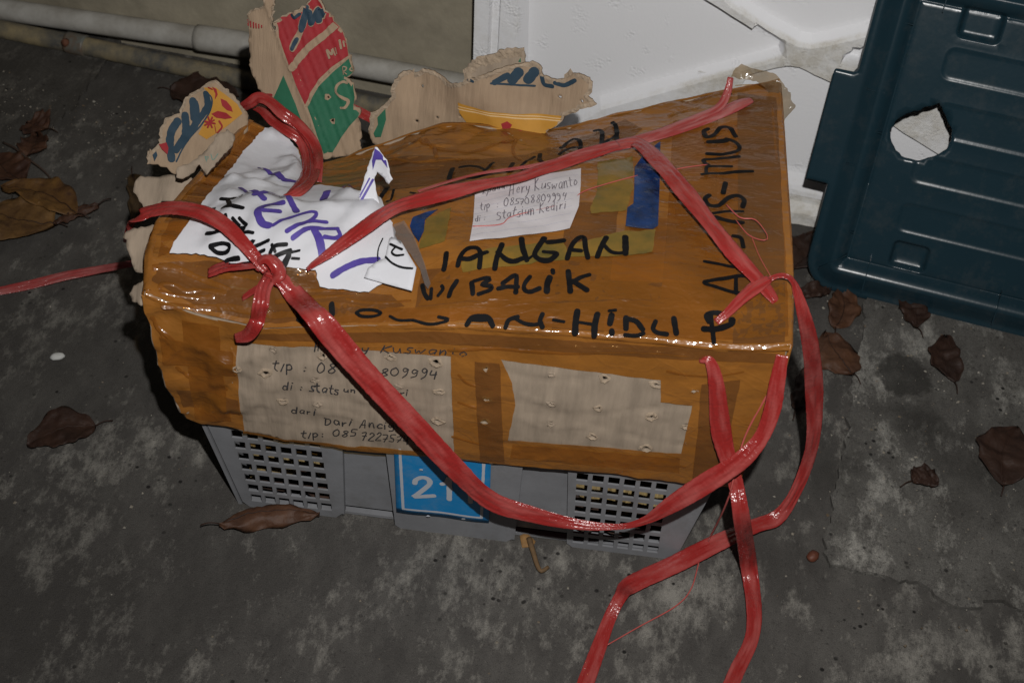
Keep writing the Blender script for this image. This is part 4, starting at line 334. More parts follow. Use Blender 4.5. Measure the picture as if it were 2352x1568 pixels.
def write(entries, pen=.0011):
    """strokes in 2-D surface coordinates for written lines given by baseline start, end and a height point"""
    out = []; r = random.Random(3)
    for text, (a, b, c), wm in entries:
        a, b, c = map(np.array, (a, b, c)); tw = sum(GL[ch][0]+.1 for ch in text)-.1; ex = (b-a)/tw; ey = (c-a); x = 0.
        for ch in text:
            gw, gl = GL[ch]; jy = r.uniform(-.09, .09); js = r.uniform(.85, 1.15); sl_ = r.uniform(-.05, .2)
            for s in gl: out.append([pen*1000*r.uniform(.85, 1.15), [tuple(a+ex*(x+px_*1.+sl_*py_+r.uniform(-.03, .03))+ey*(py_*js+jy+r.uniform(-.04, .04))) for px_, py_ in s]])
            x += gw+.1
    return out

# ------------------------------------------------------------------ setting: floor, wall
wd = DATA['wall']; DW = Vector(wd['d']+[] if len(wd['d']) == 3 else wd['d']); NW = Vector(wd['n']); W0 = Vector(wd['W0']); F0 = Vector(wd['F0'])
STAINS = ((.535, .335, .042, .25, .85), (.545, .25, .045, .6, .7), (.60, .18, .07, .8, .6), (.70, .16, .06, .8, .6), (.43, .16, .06, .9, .6), (.70, .36, .05, .8, .5), (.36, .02, .08, .9, .35), (-.52, .2, .2, .9, .4), (-.35, -.12, .18, .95, .35))
M_FLOOR = floor_mat('floor_concrete', (.058, .054, .050), (.104, .098, .090), (.24, .228, .205), stains=STAINS)
M_FLOORL = floor_mat('floor_concrete_old', (.052, .048, .043), (.085, .080, .073), (.15, .14, .125), off=2.3)
M_SLAB = floor_mat('slab_concrete', (.062, .058, .053), (.118, .113, .104), (.30, .29, .265), lo=.42, hi=.6, off=5.1, stains=STAINS)
def grid_sheet(name, x0, x1, y0, y1, z, mat, **k):
    o = mk(name, [(x0, y0, z), (x1, y0, z), (x1, y1, z), (x0, y1, z)], [(0, 1, 2, 3)], mat, smooth=False, **k); return o
grid_sheet('floor', -3, 3, -3, 1.2, 0., M_FLOOR, kind='structure')
def slab(name, edge, rest, h, mat, seed):
    e = ragged_line(edge, .012, .0025, seed); poly = [tuple(p) for p in e]+rest
    P, F = fill(poly, .2, bstep=10.); n = len(poly)
    B = np.array(poly); V = [(p[0], p[1], h) for p in P]; b0 = len(V); V += [(p[0], p[1], h) for p in B]+[(p[0]*1.0, p[1], -.002) for p in B]
    FF = [tuple(f) for f in F]+[(b0+i, b0+n+i, b0+n+(i+1) % n, b0+(i+1) % n) for i in range(n)]
    return mk(name, V, FF, mat, smooth=False, kind='structure')
def ragged_line(edge, step, amp, seed):
    C = catmull(edge, step); r = np.random.RandomState(seed); C[1:-1] += r.randn(len(C)-2, 2)*amp; return C
sr = DATA['slab_right']; slab('pavement_slab', sr, [(3., -.12), (3., .80), (.47, .80)], .006, M_SLAB, 2)
sl = DATA['slab_left']; slab('pavement', sl, [(-3., sl[-1][1]), (-3., 1.15), (sl[0][0]+.01, 1.15)], .005, M_FLOORL, 4)
def wall_mat():
    m = pmat('wall_plaster', (.36, .318, .238), rough=.9, spec=.2, var=.34, scale=9, detail=10, bump=.5, bscale=45, bdist=.004); return m
wm = wall_mat()
def wallpt(a, b, off=0.): return W0+DW*a+Vector((0, 0, b))+NW*off
def wgrid():
    A = np.linspace(-2.6, 2.6, 131); B = np.linspace(-.05, 1.6, 46); aa, bb = np.meshgrid(A, B); f = fbm(aa.ravel(), bb.ravel(), 6, 3.)*.003+fbm(aa.ravel(), bb.ravel(), 1.3, 8.)*.004-.005
    V = [wallpt(a, b, o) for a, b, o in zip(aa.ravel(), bb.ravel(), f)]; n = len(A); F = [(j*n+i, j*n+i+1, (j+1)*n+i+1, (j+1)*n+i) for j in range(len(B)-1) for i in range(n-1)]
    return V, F
V, F = wgrid(); wall = mk('wall', V, F, wm, label='rough beige plastered wall behind the pipes', cat='wall')

def tube(path, rad, seg=14, cap=True, rfun=None):
    P = [np.array(p, float) for p in path]; V = []; F = []; up = np.array([0, 0, 1.])
    for i, p in enumerate(P):
        t = P[min(i+1, len(P)-1)]-P[max(i-1, 0)]; t /= np.linalg.norm(t)+1e-12; u = np.cross(up, t)
        if np.linalg.norm(u) < .05: u = np.cross((1., 0, 0), t)
        u /= np.linalg.norm(u); v = np.cross(t, u); r = rad if rfun is None else rfun(i/(len(P)-1))
        for k in range(seg):
            a = 2*math.pi*k/seg; V.append(p+r*(math.cos(a)*u+math.sin(a)*v))
    for i in range(len(P)-1):
        for k in range(seg):
            a = i*seg+k; b = i*seg+(k+1) % seg; F.append((a, b, b+seg, a+seg))
    if cap: F.append(tuple(range(seg))[::-1]); F.append(tuple((len(P)-1)*seg+k for k in range(seg)))
    return V, F
# white water pipe clipped along the foot of the wall
M_PIPE = pmat('pipe_white_paint', (.47, .455, .42), rough=.6, var=.4, var_col=(.27, .25, .215), scale=16, detail=7, bump=.3, bscale=60)
M_PIPE2 = pmat('pipe_old_paint', (.27, .215, .12), rough=.75, var=.8, var_col=(.05, .055, .06), scale=22, detail=7, bump=.5, bscale=70, stretch=(1, 1, 1))
ctl = [(-2.4, -.02), (-1.2, .01), (-.65, .024), (-.38, .040), (-.22, .049), (0, .052), (.4, .055)]
def pb(a): return float(np.interp(a, [c[0] for c in ctl], [c[1] for c in ctl]))
pw = thing('water_pipe', wallpt(-.4, 0, .03), 'straight white painted pipe with a wider coupling, clipped to the beige wall', 'pipe')
AA = np.linspace(-1.1, .36, 60); V, F = tube([wallpt(a, pb(a)+.010, .019) for a in AA], .0180, 20); mk('pipe', V, F, M_PIPE, pw)
V, F = tube([wallpt(a, pb(a)+.010, .019) for a in np.linspace(-.305, -.20, 14)], .0208, 20, rfun=lambda t: .0208-.0016*smooth(.75, .8, np.array(t))); mk('coupling', V, F, M_PIPE, pw)
po = thing('painted_pipe', wallpt(-.4, 0, .04), 'flaking tan and dark blue pipe lying on the floor below the white pipe', 'pipe')
V, F = tube([wallpt(a, .0150+.0010*math.sin(a*9), .048) for a in np.linspace(-1.1, .36, 70)], .0150, 18); mk('pipe', V, F, M_PIPE2, po)
V, F = tube([wallpt(a, .0165, .048) for a in (-.522, -.518, -.492, -.488)], .0175, 18); cl = mk('clip', V, F, pmat('clip_metal', (.13, .15, .14), rough=.5, var=.5, var_col=(.12, .07, .04), scale=40, bump=.4), po)
V, F = tube([wallpt(-.515, .026, .060), wallpt(-.515, .028, .068)], .006, 8); mk('bolt', V, F, pmat('rust', (.16, .06, .03), rough=.8, var=.4, scale=90), cl)

# ------------------------------------------------------------------ styrofoam panels
def foam_mat():
    m = pmat('styrofoam', (.80, .80, .82), rough=.75, spec=.25); nt = m.node_tree; N = nt.nodes; L = nt.links; b = N['Principled BSDF']
    tc = N.new('ShaderNodeTexCoord'); v = N.new('ShaderNodeTexVoronoi'); v.inputs['Scale'].default_value = 260; L.new(tc.outputs['Object'], v.inputs[0])
    n = N.new('ShaderNodeTexNoise'); n.inputs['Scale'].default_value = 38; n.inputs['Detail'].default_value = 9; n.inputs['Roughness'].default_value = .8; L.new(tc.outputs['Object'], n.inputs[0])
    at = N.new('ShaderNodeAttribute'); at.attribute_name = 'dirt'
    r = N.new('ShaderNodeValToRGB'); r.color_ramp.elements[0].position = .35; r.color_ramp.elements[1].position = .72; r.color_ramp.elements[0].color = (.79, .78, .75, 1); r.color_ramp.elements[1].color = (.54, .50, .43, 1); L.new(n.outputs[0], r.inputs[0])
    mx = N.new('ShaderNodeMix'); mx.data_type = 'RGBA'; md = N.new('ShaderNodeMath'); md.operation = 'MULTIPLY_ADD'; md.inputs[1].default_value = 1.6; L.new(n.outputs[0], md.inputs[0]); ma = N.new('ShaderNodeMath'); ma.operation = 'ADD'; ma.inputs[1].default_value = -1.15; L.new(at.outputs['Fac'], ma.inputs[0]); L.new(ma.outputs[0], md.inputs[2]); mr = N.new('ShaderNodeMapRange'); mr.inputs[1].default_value = -.1; mr.inputs[2].default_value = .75; L.new(md.outputs[0], mr.inputs[0])
    L.new(mr.outputs[0], mx.inputs[0]); mx.inputs[6].default_value = (.80, .80, .82, 1); L.new(r.outputs[0], mx.inputs[7]); L.new(mx.outputs[2], b.inputs['Base Color'])
    n3 = N.new('ShaderNodeTexNoise'); n3.inputs['Scale'].default_value = 30; L.new(tc.outputs['Object'], n3.inputs[0])
    r3 = N.new('ShaderNodeValToRGB'); r3.color_ramp.elements[0].position = .58; r3.color_ramp.elements[1].position = .7; r3.color_ramp.elements[0].color = (.1, .1, .1, 1); L.new(n3.outputs[0], r3.inputs[0])
    bp = N.new('ShaderNodeBump'); bp.inputs['Distance'].default_value = .0012; L.new(v.outputs['Distance'], bp.inputs['Height']); L.new(r3.outputs[0], bp.inputs['Strength'])
    bp2 = N.new('ShaderNodeBump'); bp2.inputs['Distance'].default_value = .006; mm = N.new('ShaderNodeMath'); mm.operation = 'MULTIPLY'; mm.inputs[1].default_value = .7; L.new(at.outputs['Fac'], mm.inputs[0]); L.new(mm.outputs[0], bp2.inputs['Strength']); L.new(n.outputs[0], bp2.inputs['Height']); L.new(bp.outputs[0], bp2.inputs['Normal']); L.new(bp2.outputs[0], b.inputs['Normal'])
    return m
M_FOAM = foam_mat()
def foampt(a, b, off=0.): return F0+DW*float(a)+Vector((0, 0, float(b)))+NW*float(off)
def foam_obj(name, poly, hf, step, label, back=-.03, extra=None, gmask=None):
    P, F = fill(poly, step, bstep=step*1.0, extra=extra, gmask=gmask); H, dirt = hf(P); V = [foampt(a, b, h) for (a, b), h in zip(P, H)]
    nb = len(resample(poly, step)); B = resample(poly, step); o0 = len(V); V += [foampt(a, b, h) for (a, b), h in zip(B, hf(B)[0])]+[foampt(a, b, back) for a, b in B]
    FF = [tuple(f) for f in F]+[(o0+(i+1) % nb, o0+i, o0+nb+i, o0+nb+(i+1) % nb) for i in range(nb)]+[tuple(o0+nb+i for i in range(nb))]
    o = mk(name, V, FF, M_FOAM, smooth=False, label=label, cat='styrofoam'); at = o.data.attributes.new('dirt', 'FLOAT', 'POINT'); dd = np.concatenate([dirt, np.full(2*nb, .9)]); at.data.foreach_set('value', dd.astype(np.float32))
    return o
low = DATA['foam_lower']; R1 = DATA['foam_recess1']; R2 = DATA['foam_recess2']; CH = DATA['foam_chip']
lowA = [(-.478, .022), (-.30, .022), (-.16, .03), (-.13, .12)]+[tuple(p) for p in low[3:]]+[(.75, .0)]
polyA = lowA+[(.75, .55), (-.485, .55)]
R1x = [tuple(p) for p in R1[2:-2]]; R1x = [(-.418, .52), (-.416, .16), (-.405, .08)]+[tuple(p) for p in R1[3:9]]+[(-.40+.10, .52)] if False else [(-.418, .50)]+[tuple(p) for p in R1[1:9]]+[(R1[8][0]-.19, .50)]
R2x = [(R2[1][0]-.19, .50)]+[tuple(p) for p in R2[1:8]]+[(.60, .42), (.60, .50)]
def hfA(P):
    H = np.zeros(len(P)); dirt = np.full(len(P), .12)
    for R in (R1x, R2x):
        d = pdist(P, R); d[inside(P, R)] = 0; wd_ = np.full(len(P), .013); wd_ = np.where((R is R1x) & (pdist(P, [R1[7], R1[8], (R1[8][0]-.19, .50)], False) < .02) & (P[:, 1] > R1[6][1]+.004), .003, wd_); s = 1-np.clip(d/wd_, 0, 1); H -= .020*s; dirt = np.where(s > .9, 0., dirt)
    d = pdist(P, CH); ins = inside(P, CH); H = np.where(ins, -.024*smooth(0, .004, d), H); dirt = np.where(ins, 0, dirt)
    rib_ = (H > -.004); x = pdist(P, [(-.10, .22), (.0, .24), (.12, .22)], False); dirt = np.where(rib_, np.clip(.35+.75*np.exp(-(x/.09)**2), 0, 1), dirt)
    lf = P[:, 0] < -.43; dirt = np.where(lf, .3, dirt); H += np.where(lf, -.007*smooth(-.459, -.457, P[:, 0])*(1-smooth(-.446, -.444, P[:, 0])), 0)
    H += fbm(P[:, 0], P[:, 1], 30, 2.)*.0012*dirt
    return H, dirt
def offset_loop(R, d):
    B = resample(R, .003); t = np.roll(B, -1, 0)-np.roll(B, 1, 0); t /= np.linalg.norm(t, axis=1)[:, None]+1e-9; n = np.stack([t[:, 1], -t[:, 0]], 1); Q = B+n*d; bad = inside(Q, np.array(R)) if d > 0 else np.zeros(len(Q), bool)
    if d > 0 and bad.mean() > .5: Q = B-n*d
    return Q[np.abs(pdist(Q, R)-abs(d)) < .001]
exA = np.vstack([offset_loop(R, d) for R in (R1x, R2x) for d in (.0004, .0016, .0031, .0070, .0105, .0133)]+[resample([(a_, .0), (a_, .54)], .003, False) for a_ in (-.4595, -.4565, -.4465, -.4435)])
def maskA(G): return np.all([(inside(G, R) & (pdist(G, R) > .003)) | (pdist(G, R) > .0155) for R in (R1x, R2x)], axis=0)
foam_obj('styrofoam_sheet', polyA, hfA, .005, 'white styrofoam sheet with crossing dirty ribs and sunken fields, standing against the wall', extra=exA, gmask=maskA)
polyB = [(-.62+.5, .036), (.75, .036), (.75, -.006+.02)][:2]+[(.75, .03)]
lowB = [(p[0], p[1]-.006) for p in low[3:]]
polyB = [(-.16, .040), (.70, .040), (.70, .041)]+[tuple(p) for p in reversed([q for q in lowB if q[1] > .05])]+[(-.16, lowB[0][1]-.012)]
def hfB(P):
    H = np.full(len(P), -.010); H += .012*(1-smooth(.046, .080, P[:, 1])); dirt = .05+.35*(1-smooth(.04, .075, P[:, 1])); return H, dirt
foam_obj('styrofoam_sheet', polyB, hfB, .008, 'plain white styrofoam sheet under the cracked edge of the ribbed sheet', back=-.03)
polyC = [(-.20, .001), (.75, .001), (.75, .0385), (-.20, .0385)]
def hfC(P):
    H = .004+.014*(1-smooth(.020, .031, P[:, 1]))+fbm(P[:, 0], P[:, 1], 50, 5.)*.0018; return H, np.full(len(P), 1.)
foam_obj('styrofoam_strip', polyC, hfC, .005, 'low speckled foam strip on the floor beneath the plain foam sheet')

# ------------------------------------------------------------------ dark teal crate lid leaning on the foam
ld = DATA['lid']; LA = Vector(ld['A']); LD = Vector(ld['d']); LU = Vector(ld['up']); LN = Vector(ld['n'])
def lidpt(a, b, h=0.): return LA+LD*float(a)+LU*float(b)+LN*float(h)
def arc(cx, cy, r, a0, a1, n=8): return [(cx+r*math.cos(math.radians(a0+(a1-a0)*i/n)), cy+r*math.sin(math.radians(a0+(a1-a0)*i/n))) for i in range(n+1)]
LW0, LW1, LH = -.074, .62, .456
def sdr(P, a0, b0, a1, b1, r):
    c = np.array([(a0+a1)/2, (b0+b1)/2]); q = np.abs(P-c)-np.array([(a1-a0)/2-r, (b1-b0)/2-r]); return np.linalg.norm(np.maximum(q, 0), axis=1)+np.minimum(np.maximum(q[:, 0], q[:, 1]), 0)-r
lid_out = arc(LW0+.045, .045, .045, 270, 180)+[(LW0, .1445), (-.0765, .1445), (-.0985, .1445)]+arc(-.0985, .1485, .004, 270, 180, 3)+arc(-.0985, .2945, .004, 180, 90, 3)+[(-.078, .2990), (LW0, .3050)]+arc(LW0+.045, LH-.045, .045, 180, 90)+arc(LW1-.045, LH-.045, .045, 90, 0)+arc(LW1-.045, .045, .045, 0, -90)
rects = [(.027, .3135, .55, .3545), (.036, .2398, .55, .285), (.027, .175, .55, .2135), (.027, .106, .55, .1465)]; pads = [(.032, .368, .085, .4075), (.031, .0555, .081, .0935)]
PX = [0, .0015, .003, .014, .0155, .0205, .022, .0285, .0305, .034, .040, .047, .0515, .0525, .054, .056]
PY = [.0, .0035, .005, .005, .008, .008, .0115, .0115, .0145, .0152, .0135, .0075, .0015, .0005, .0022, .0030]
def hfL(P):
    dd = -sdr(P, LW0, 0, LW1, LH, .045); H = np.interp(dd, PX, PY); H = np.where(dd < .003, np.maximum(H, np.where(P[:, 0] < LW0+.002, .005*smooth(.144, .147, P[:, 1])*(1-smooth(.298, .301, P[:, 1])), 0)), H)
    for R in rects:
        s = sdr(P, *R, .012); H -= .0011*(1-smooth(-.005, .001, s)); H += .0004*np.exp(-((s-.001)/.0014)**2)
    for R in pads:
        s = sdr(P, *R, .008); H -= .0085*(1-smooth(-.006, .001, s)); H += .0004*np.exp(-((s-.002)/.0016)**2)
    return H
ex = []
for R in rects+pads:
    for o_ in (-.006, -.004, -.0025, -.001, .0005, .002):
        r = .012 if R in rects else .008; a0, b0, a1, b1 = R[0]-o_, R[1]-o_, R[2]+o_, R[3]+o_; r = max(r+o_, .003); a1 = min(a1, .33)
        loop = arc(a0+r, b0+r, r, 270, 180)+arc(a0+r, b1-r, r, 180, 90)+arc(a1-r, b1-r, r, 90, 0)+arc(a1-r, b0+r, r, 0, -90); ex.append(resample(loop, .003))
for dd in (.0015, .003, .008, .014, .0155, .0205, .022, .0285, .0305, .034, .040, .047, .0515, .0525, .054, .056):
    r = max(.045-dd, .0015); a0, b0, a1, b1 = LW0+dd, dd, .36, LH-dd
    ex.append(resample(arc(a0+r, b0+r, r, 270, 180)+arc(a0+r, b1-r, r, 180, 90), .003, False)); ex.append(resample([(a0+r, b0), (a1, b0)], .003, False)); ex.append(resample([(a0+r, b1), (a1, b1)], .003, False)); ex.append(resample([(a1, b0), (LW1, b0)], .03, False)); ex.append(resample([(a1, b1), (LW1, b1)], .03, False))
LHOLE = resample([tuple(p) for p in DATA['lid_hole']], .006); LHOLE = LHOLE+RNG.randn(*LHOLE.shape)*.0005
def lid_mask(G):
    k = -sdr(G, LW0, 0, LW1, LH, .045) > .058
    for R in rects+pads: s_ = sdr(G, *R, .010); k &= (s_ < -.008) | (s_ > .004)
    return k
gx, gy = np.meshgrid(np.arange(-.1, -.075, .004), np.arange(.149, .297, .004)); ex.append(np.stack([gx.ravel(), gy.ravel()], 1))
P, F = fill(lid_out, .009, holes=[LHOLE], bstep=.003, extra=np.vstack(ex), jitter=.02, gmask=lid_mask)
H = hfL(P); lid = thing('crate_lid', LA+LD*.27, 'dark teal plastic crate lid with a jagged round hole, leaning on white foam', 'lid')
mk('panel', [lidpt(a, b, h) for (a, b), h in zip(P, H)], F, M_LID, lid, solid=.0025)
def lidbox(a0, b0, a1, b1, t, h0, h1, name='rib', he=None):
    he = h1 if he is None else he
    p = np.array((a0, b0)); q = np.array((a1, b1)); n = (q-p)/np.linalg.norm(q-p); n = np.array((-n[1], n[0]))*t/2
    c = [p-n, q-n, q+n, p+n]; V = [lidpt(*x, h0) for x in c]+[lidpt(*x, hh) for x, hh in zip(c, (he, h1, h1, he))]
    mk(name, V, [(3, 2, 1, 0), (4, 5, 6, 7), (0, 1, 5, 4), (1, 2, 6, 5), (2, 3, 7, 6), (3, 0, 4, 7)], M_LID, lid, smooth=False)
for b_, a0, a1 in ((.3732, -.071, -.022), (.2826, -.060, -.0326), (.2308, -.0712, -.0228), (.1818, -.060, -.0333), (.0918, -.070, -.023)):
    lidbox(a0+.003, b_, a1, b_, .0011, .000, .0140, he=.004 if a0 < -.065 else .0135); lidbox(-.043, b_+.003, -.036, b_+.003, .005, .004, .0125, 'gusset')
lidbox(-.055, .032, -.0237, .0601, .0012, 0, .0165)
for a_ in (.0081, .1825, .357, .53):
    lidbox(a_, .0602, a_, .0140, .0012, 0, .0166); lidbox(a_, LH-.0602, a_, LH-.0140, .0012, 0, .0166)

# ------------------------------------------------------------------ carton surfaces
CT = np.array(DATA['ctrl'])
def tps_fit(P):
    n = len(P); d = np.linalg.norm(P[:, None, :2]-P[None, :, :2], axis=2); K = np.where(d > 0, d*d*np.log(d+1e-12), 0)+np.eye(n)*1e-4; A = np.zeros((n+3, n+3)); A[:n, :n] = K; A[:n, n] = 1; A[:n, n+1:] = P[:, :2]; A[n, :n] = 1; A[n+1:, :n] = P[:, :2].T
    return np.linalg.solve(A, np.r_[P[:, 2], 0, 0, 0])
TW = tps_fit(CT)
def top_h(P):
    x = np.clip(P[:, 0], -.34, .33); y = np.clip(P[:, 1], -.03, .46); d = np.hypot(x[:, None]-CT[None, :, 0], y[:, None]-CT[None, :, 1])
    return (np.where(d > 0, d*d*np.log(d+1e-12), 0)*TW[:-3]).sum(1)+TW[-3]+TW[-2]*x+TW[-1]*y
FE = np.array(DATA['front_edge']); BE = np.array(DATA['back_edge'])[::-1]; LE = np.array(DATA['left_edge'])
def top_wr(P):
    x, y = P[:, 0], P[:, 1]; e = smooth(-.002, .03, y); crush = .35+1.1*smooth(.05, -.25, x)+.6*smooth(.2, .4, y)
    w = fbm(x, y, 11, 1.)*.0028+fbm(x, y*1.8, 34, 4.)*.0010; w += -ridge(x, y*2, 9, 2.)*.0022*crush+ridge(x*.6, y*2.2, 16, 7.)*.0016*crush
    lf = smooth(-.02, -.2, x)*smooth(.16, .04, y); w += lf*(-.005*ridge(x*.35+.1*y, y*3.2, 9, 31.)+.010*(facets(x*.5, y*1.6, 22, 12, 4)-.5)); w += .0035*(facets(x, y, 14, 15, 4)-.5)*smooth(.22, .36, y); bkz = smooth(.24, .32, y)*smooth(.2, .0, x); w += bkz*(.004*ridge(x*.8, y*2., 13, 41.)-.003*ridge(x, y*1.4, 19, 43.))
    return w*e
def topz(P): return top_h(P)+top_wr(P)
def top3(P, off, wr=True):
    P = np.asarray(P, float); z = topz(P) if wr else top_h(P)+.0015; e = .003; gx = (top_h(P+[e, 0])-top_h(P-[e, 0]))/(2*e); gy = (top_h(P+[0, e])-top_h(P-[0, e]))/(2*e); n = np.stack([-gx, -gy, np.ones_like(gx)], 1); n /= np.linalg.norm(n, axis=1)[:, None]
    off = np.asarray(off, float); off = off[:, None] if off.ndim else off
    return np.column_stack([P, z])+n*off
FSL = DATA['front_slope']
def front_wr(P):
    x, z = P[:, 0], P[:, 1]; ze = np.interp(x, FE[:, 0], FE[:, 2]); zb = np.interp(x, [p[0] for p in DATA['front_bottom']], [p[1] for p in DATA['front_bottom']])
    e = smooth(0, .02, ze-z); w = fbm(x, z, 10, 12.)*.0016+fbm(x, z*1.6, 36, 5.)*.0005; cr = .25+1.2*smooth(-.15, -.28, x)
    w += ridge(x*1.4, z, 12, 3.)*.0026*cr+smooth(-.12, -.27, x)*(.010*(facets(x*1.3, z, 20, 19, 4)-.5)+.002*ridge(x*1.2+z*.5, z*1.3, 11, 51.)-.002*ridge(x*1.6, z-x, 22, 53.))-ridge(x*.5, z*1.5, 14, 6.)*.0012; w += .006*np.sin(np.clip((ze-z)/(ze-zb+1e-6), 0, 1)*math.pi)
    w = w*e
    for z0, sl_, ph in ((.245, -.03, 0.), (.217, -.02, 1.), (.188, -.03, 2.), (.163, -.02, 3.)): w += .0011*np.exp(-((z-z0-sl_*x-.004*np.sin(x*40+ph)-.003*np.sin(x*110+ph))/.0016)**2)*(.4+.6*np.sin(x*23+ph*2)**2)*e
    for (hx, hz) in DATA['front_holes']: w += .0016*np.exp(-(((x-hx)/.006)**2+((z-hz)/.005)**2))
    return w
def front3(P, off):
    P = np.asarray(P, float); w = front_wr(P)+off; y = -.02+FSL*(P[:, 1]-.12); return np.column_stack([P[:, 0], y-w, P[:, 1]+w*FSL])

carton = thing('cardboard_carton', (0, .18, .135), 'large brown taped cardboard carton with marker writing, turned over the grey crate', 'carton')
top_out = [(p[0], -.001) for p in FE]+[(.314, .10), (.312, .25)]+[(p[0], p[1]) for p in BE[::-1]]+[(LE[0][0], LE[0][1]), (LE[1][0]-.004, LE[1][1])]
P, F = fill(top_out, .005); top_panel = mk('top_panel', top3(P, 0), F, M_CARD, carton, solid=.004)
P, F = fill(top_out, .004); mk('tape', top3(P, .0007), F, M_TAPE, carton)
def top_patch(key, mat, off, name, step=.006, rag=0., parent=None, seed=0):
    poly = DATA['polys_top'][key]
    if rag: poly = [tuple(p) for p in ragged(poly, .006, rag, seed)]
    P, F = fill(poly, step); return mk(name, top3(P, off), F, mat, parent or carton)
for i, (key, mt) in enumerate((('strip_right', M_TAPE2), ('strip_mid', M_TAPE2), ('strip_front', M_TAPE2), ('strip_back', M_TAPE3), ('strip_left', M_TAPE2), ('strip_left_front', M_TAPE3), ('strip_right_b', M_TAPE2))):
    top_patch(key, mt, .0011+.0003*(i % 3), 'tape_strip', rag=.0004, seed=i)
SV = [[(.085, .0), (.135, .0), (.137, .17), (.084, .165)], [(.186, .002), (.236, .0), (.240, .36), (.190, .35)], [(.258, .0), (.306, .0), (.306, .40), (.262, .41)], [(.02, .0), (.07, .0), (.071, .06), (.02, .055)], [(-.05, .012), (.30, .020), (.30, .060), (-.05, .052)], [(.15, .10), (.30, .12), (.30, .165), (.15, .150)]]
for i, poly in enumerate(SV):
    P, F = fill([tuple(p) for p in ragged(poly, .01, .0003, 70+i)], .006); mk('tape_strip', top3(P, .0012+.00025*(i % 4)), F, M_TAPE2 if i % 2 else M_TAPE3, carton)
def folds(lst, fn, base, name='tape_fold'):
    for k, (w, h, pts) in enumerate(lst):
        V, F = stroke2d(pts, w, .003, k+11); V = np.array(V); n = len(V)//3; off = np.full(len(V), base); r_ = np.array([.55+.45*mnoise.noise(Vector((i*.12, k*2.2, 3.))) for i in range(n)]); tap = np.minimum(1, np.minimum(np.arange(n), np.arange(n)[::-1])/6.); off[1::3] += h*r_*tap
        F = orient(V, F); mk(name, fn(V, off), F, M_TAPE2, carton)
folds(DATA['folds_top'], top3, .0016); folds(DATA['folds_front'], front3, .0018)
for i, key in enumerate(('olive_right', 'olive_left', 'olive_mid', 'olive_low')): top_patch(key, M_OLIVE, .0022+.0002*i, 'printed_tape_strip', rag=.0004, seed=20+i)
for i, key in enumerate(('blue_right', 'blue_left')): top_patch(key, M_BLUE, .0031, 'blue_tape_strip', seed=30+i)
top_patch('brown_patch', M_TAPE3, .0052, 'tape_strip')
note = top_patch('note', M_NOTE, .0034, 'note_label', step=.005)
def clusters(lst, gap=.0022):
    S = [np.array(catmull(p, .002)) for w, p in lst]; par = list(range(len(lst)))
    def find(i):
        while par[i] != i: i = par[i]
        return i
    for i in range(len(S)):
        for j in range(i):
            if np.min(np.linalg.norm(S[i][:, None]-S[j][None], axis=2)) < gap+(lst[i][0]+lst[j][0])*.0005: par[find(i)] = find(j)
    g = {}
    for i in range(len(S)): g.setdefault(find(i), []).append(lst[i])
    return list(g.values())
def top_ink(lst, mat, off, name, parent, wm=1.):
    V, F = strokes(lst, wm); F = orient(V, F); return mk(name, top3(V, off), F, mat, parent)
for e_ in DATA['text_note']: top_ink(write([e_], .0009), M_PENL, .0038, 'handwriting', note)
# ruled lines of the note
nn = np.array(DATA['polys_top']['note']); rl = []
for k in range(1, 9):
    t = k/9; a = nn[0]*(1-t)+nn[7]*t; b = nn[2]*(1-t)+nn[5]*t; rl.append([.35, [tuple(a+(b-a)*.02), tuple(a+(b-a)*.98)]])
top_ink(rl, pmat('rule_blue', (.38, .38, .46), rough=.6), .00365, 'ruled_lines', note)
for i, (key, l) in enumerate(DATA['words_top'].items()):
    for c_ in clusters(l): top_ink(c_, M_INK, .0036, 'letter', top_panel, 1.34)
# front
fb = DATA['front_bottom']; f_out = [tuple(DATA['front_left'][i]) for i in range(1, 4)]+[tuple(p) for p in fb[1:-1]]+[tuple(p) for p in reversed(DATA['front_right'])][:3]+[(p[0], p[2]) for p in FE[::-1]]
rh = random.Random(4)
def holeloop(c, r, n=9): return [(c[0]+r*rh.uniform(.55, 1.25)*math.cos(2*math.pi*k/n), c[1]+r*.85*rh.uniform(.55, 1.25)*math.sin(2*math.pi*k/n)) for k in range(n)]
HL = [holeloop(c, .0021+.0006*(i % 3)) for i, c in enumerate(DATA['front_holes'])]
P, F = fill(f_out, .004, holes=HL); front_panel = mk('front_panel', front3(P, 0), F, M_CARDG, carton, solid=.003)
for o_ in (front_panel,): o_['label'] = 'front panel with two bare cardboard windows and punched air holes'
HB2 = [[(c[0]+(p[0]-c[0])*1.25, c[1]+(p[1]-c[1])*1.25) for p in h] for h, c in zip(HL, DATA['front_holes'])]
for i, (key, mt) in enumerate((('left', M_TAPE), ('top', M_TAPE), ('mid', M_TAPE), ('bottom', M_TAPE), ('right', M_TAPE), ('sill', M_TAPE2))):
    poly = [tuple(p) for p in ragged(DATA['polys_front'][key], .008, .0003, 40+i)]; pa = np.array(poly)
    hs = [h for h, c in zip(HB2, DATA['front_holes']) if inside(np.array([c]), pa)[0] and pdist(np.array([c]), pa)[0] > .005]
    P, F = fill(poly, .004, holes=hs); mk('tape_strip', front3(P, .0007+.0003*i), F, mt, carton)
for e_ in DATA['text_front']:
    V, F = strokes(write([e_], .0014)); F = orient(V, F); mk('handwriting', front3(V, .0012), F, M_PEN, front_panel)
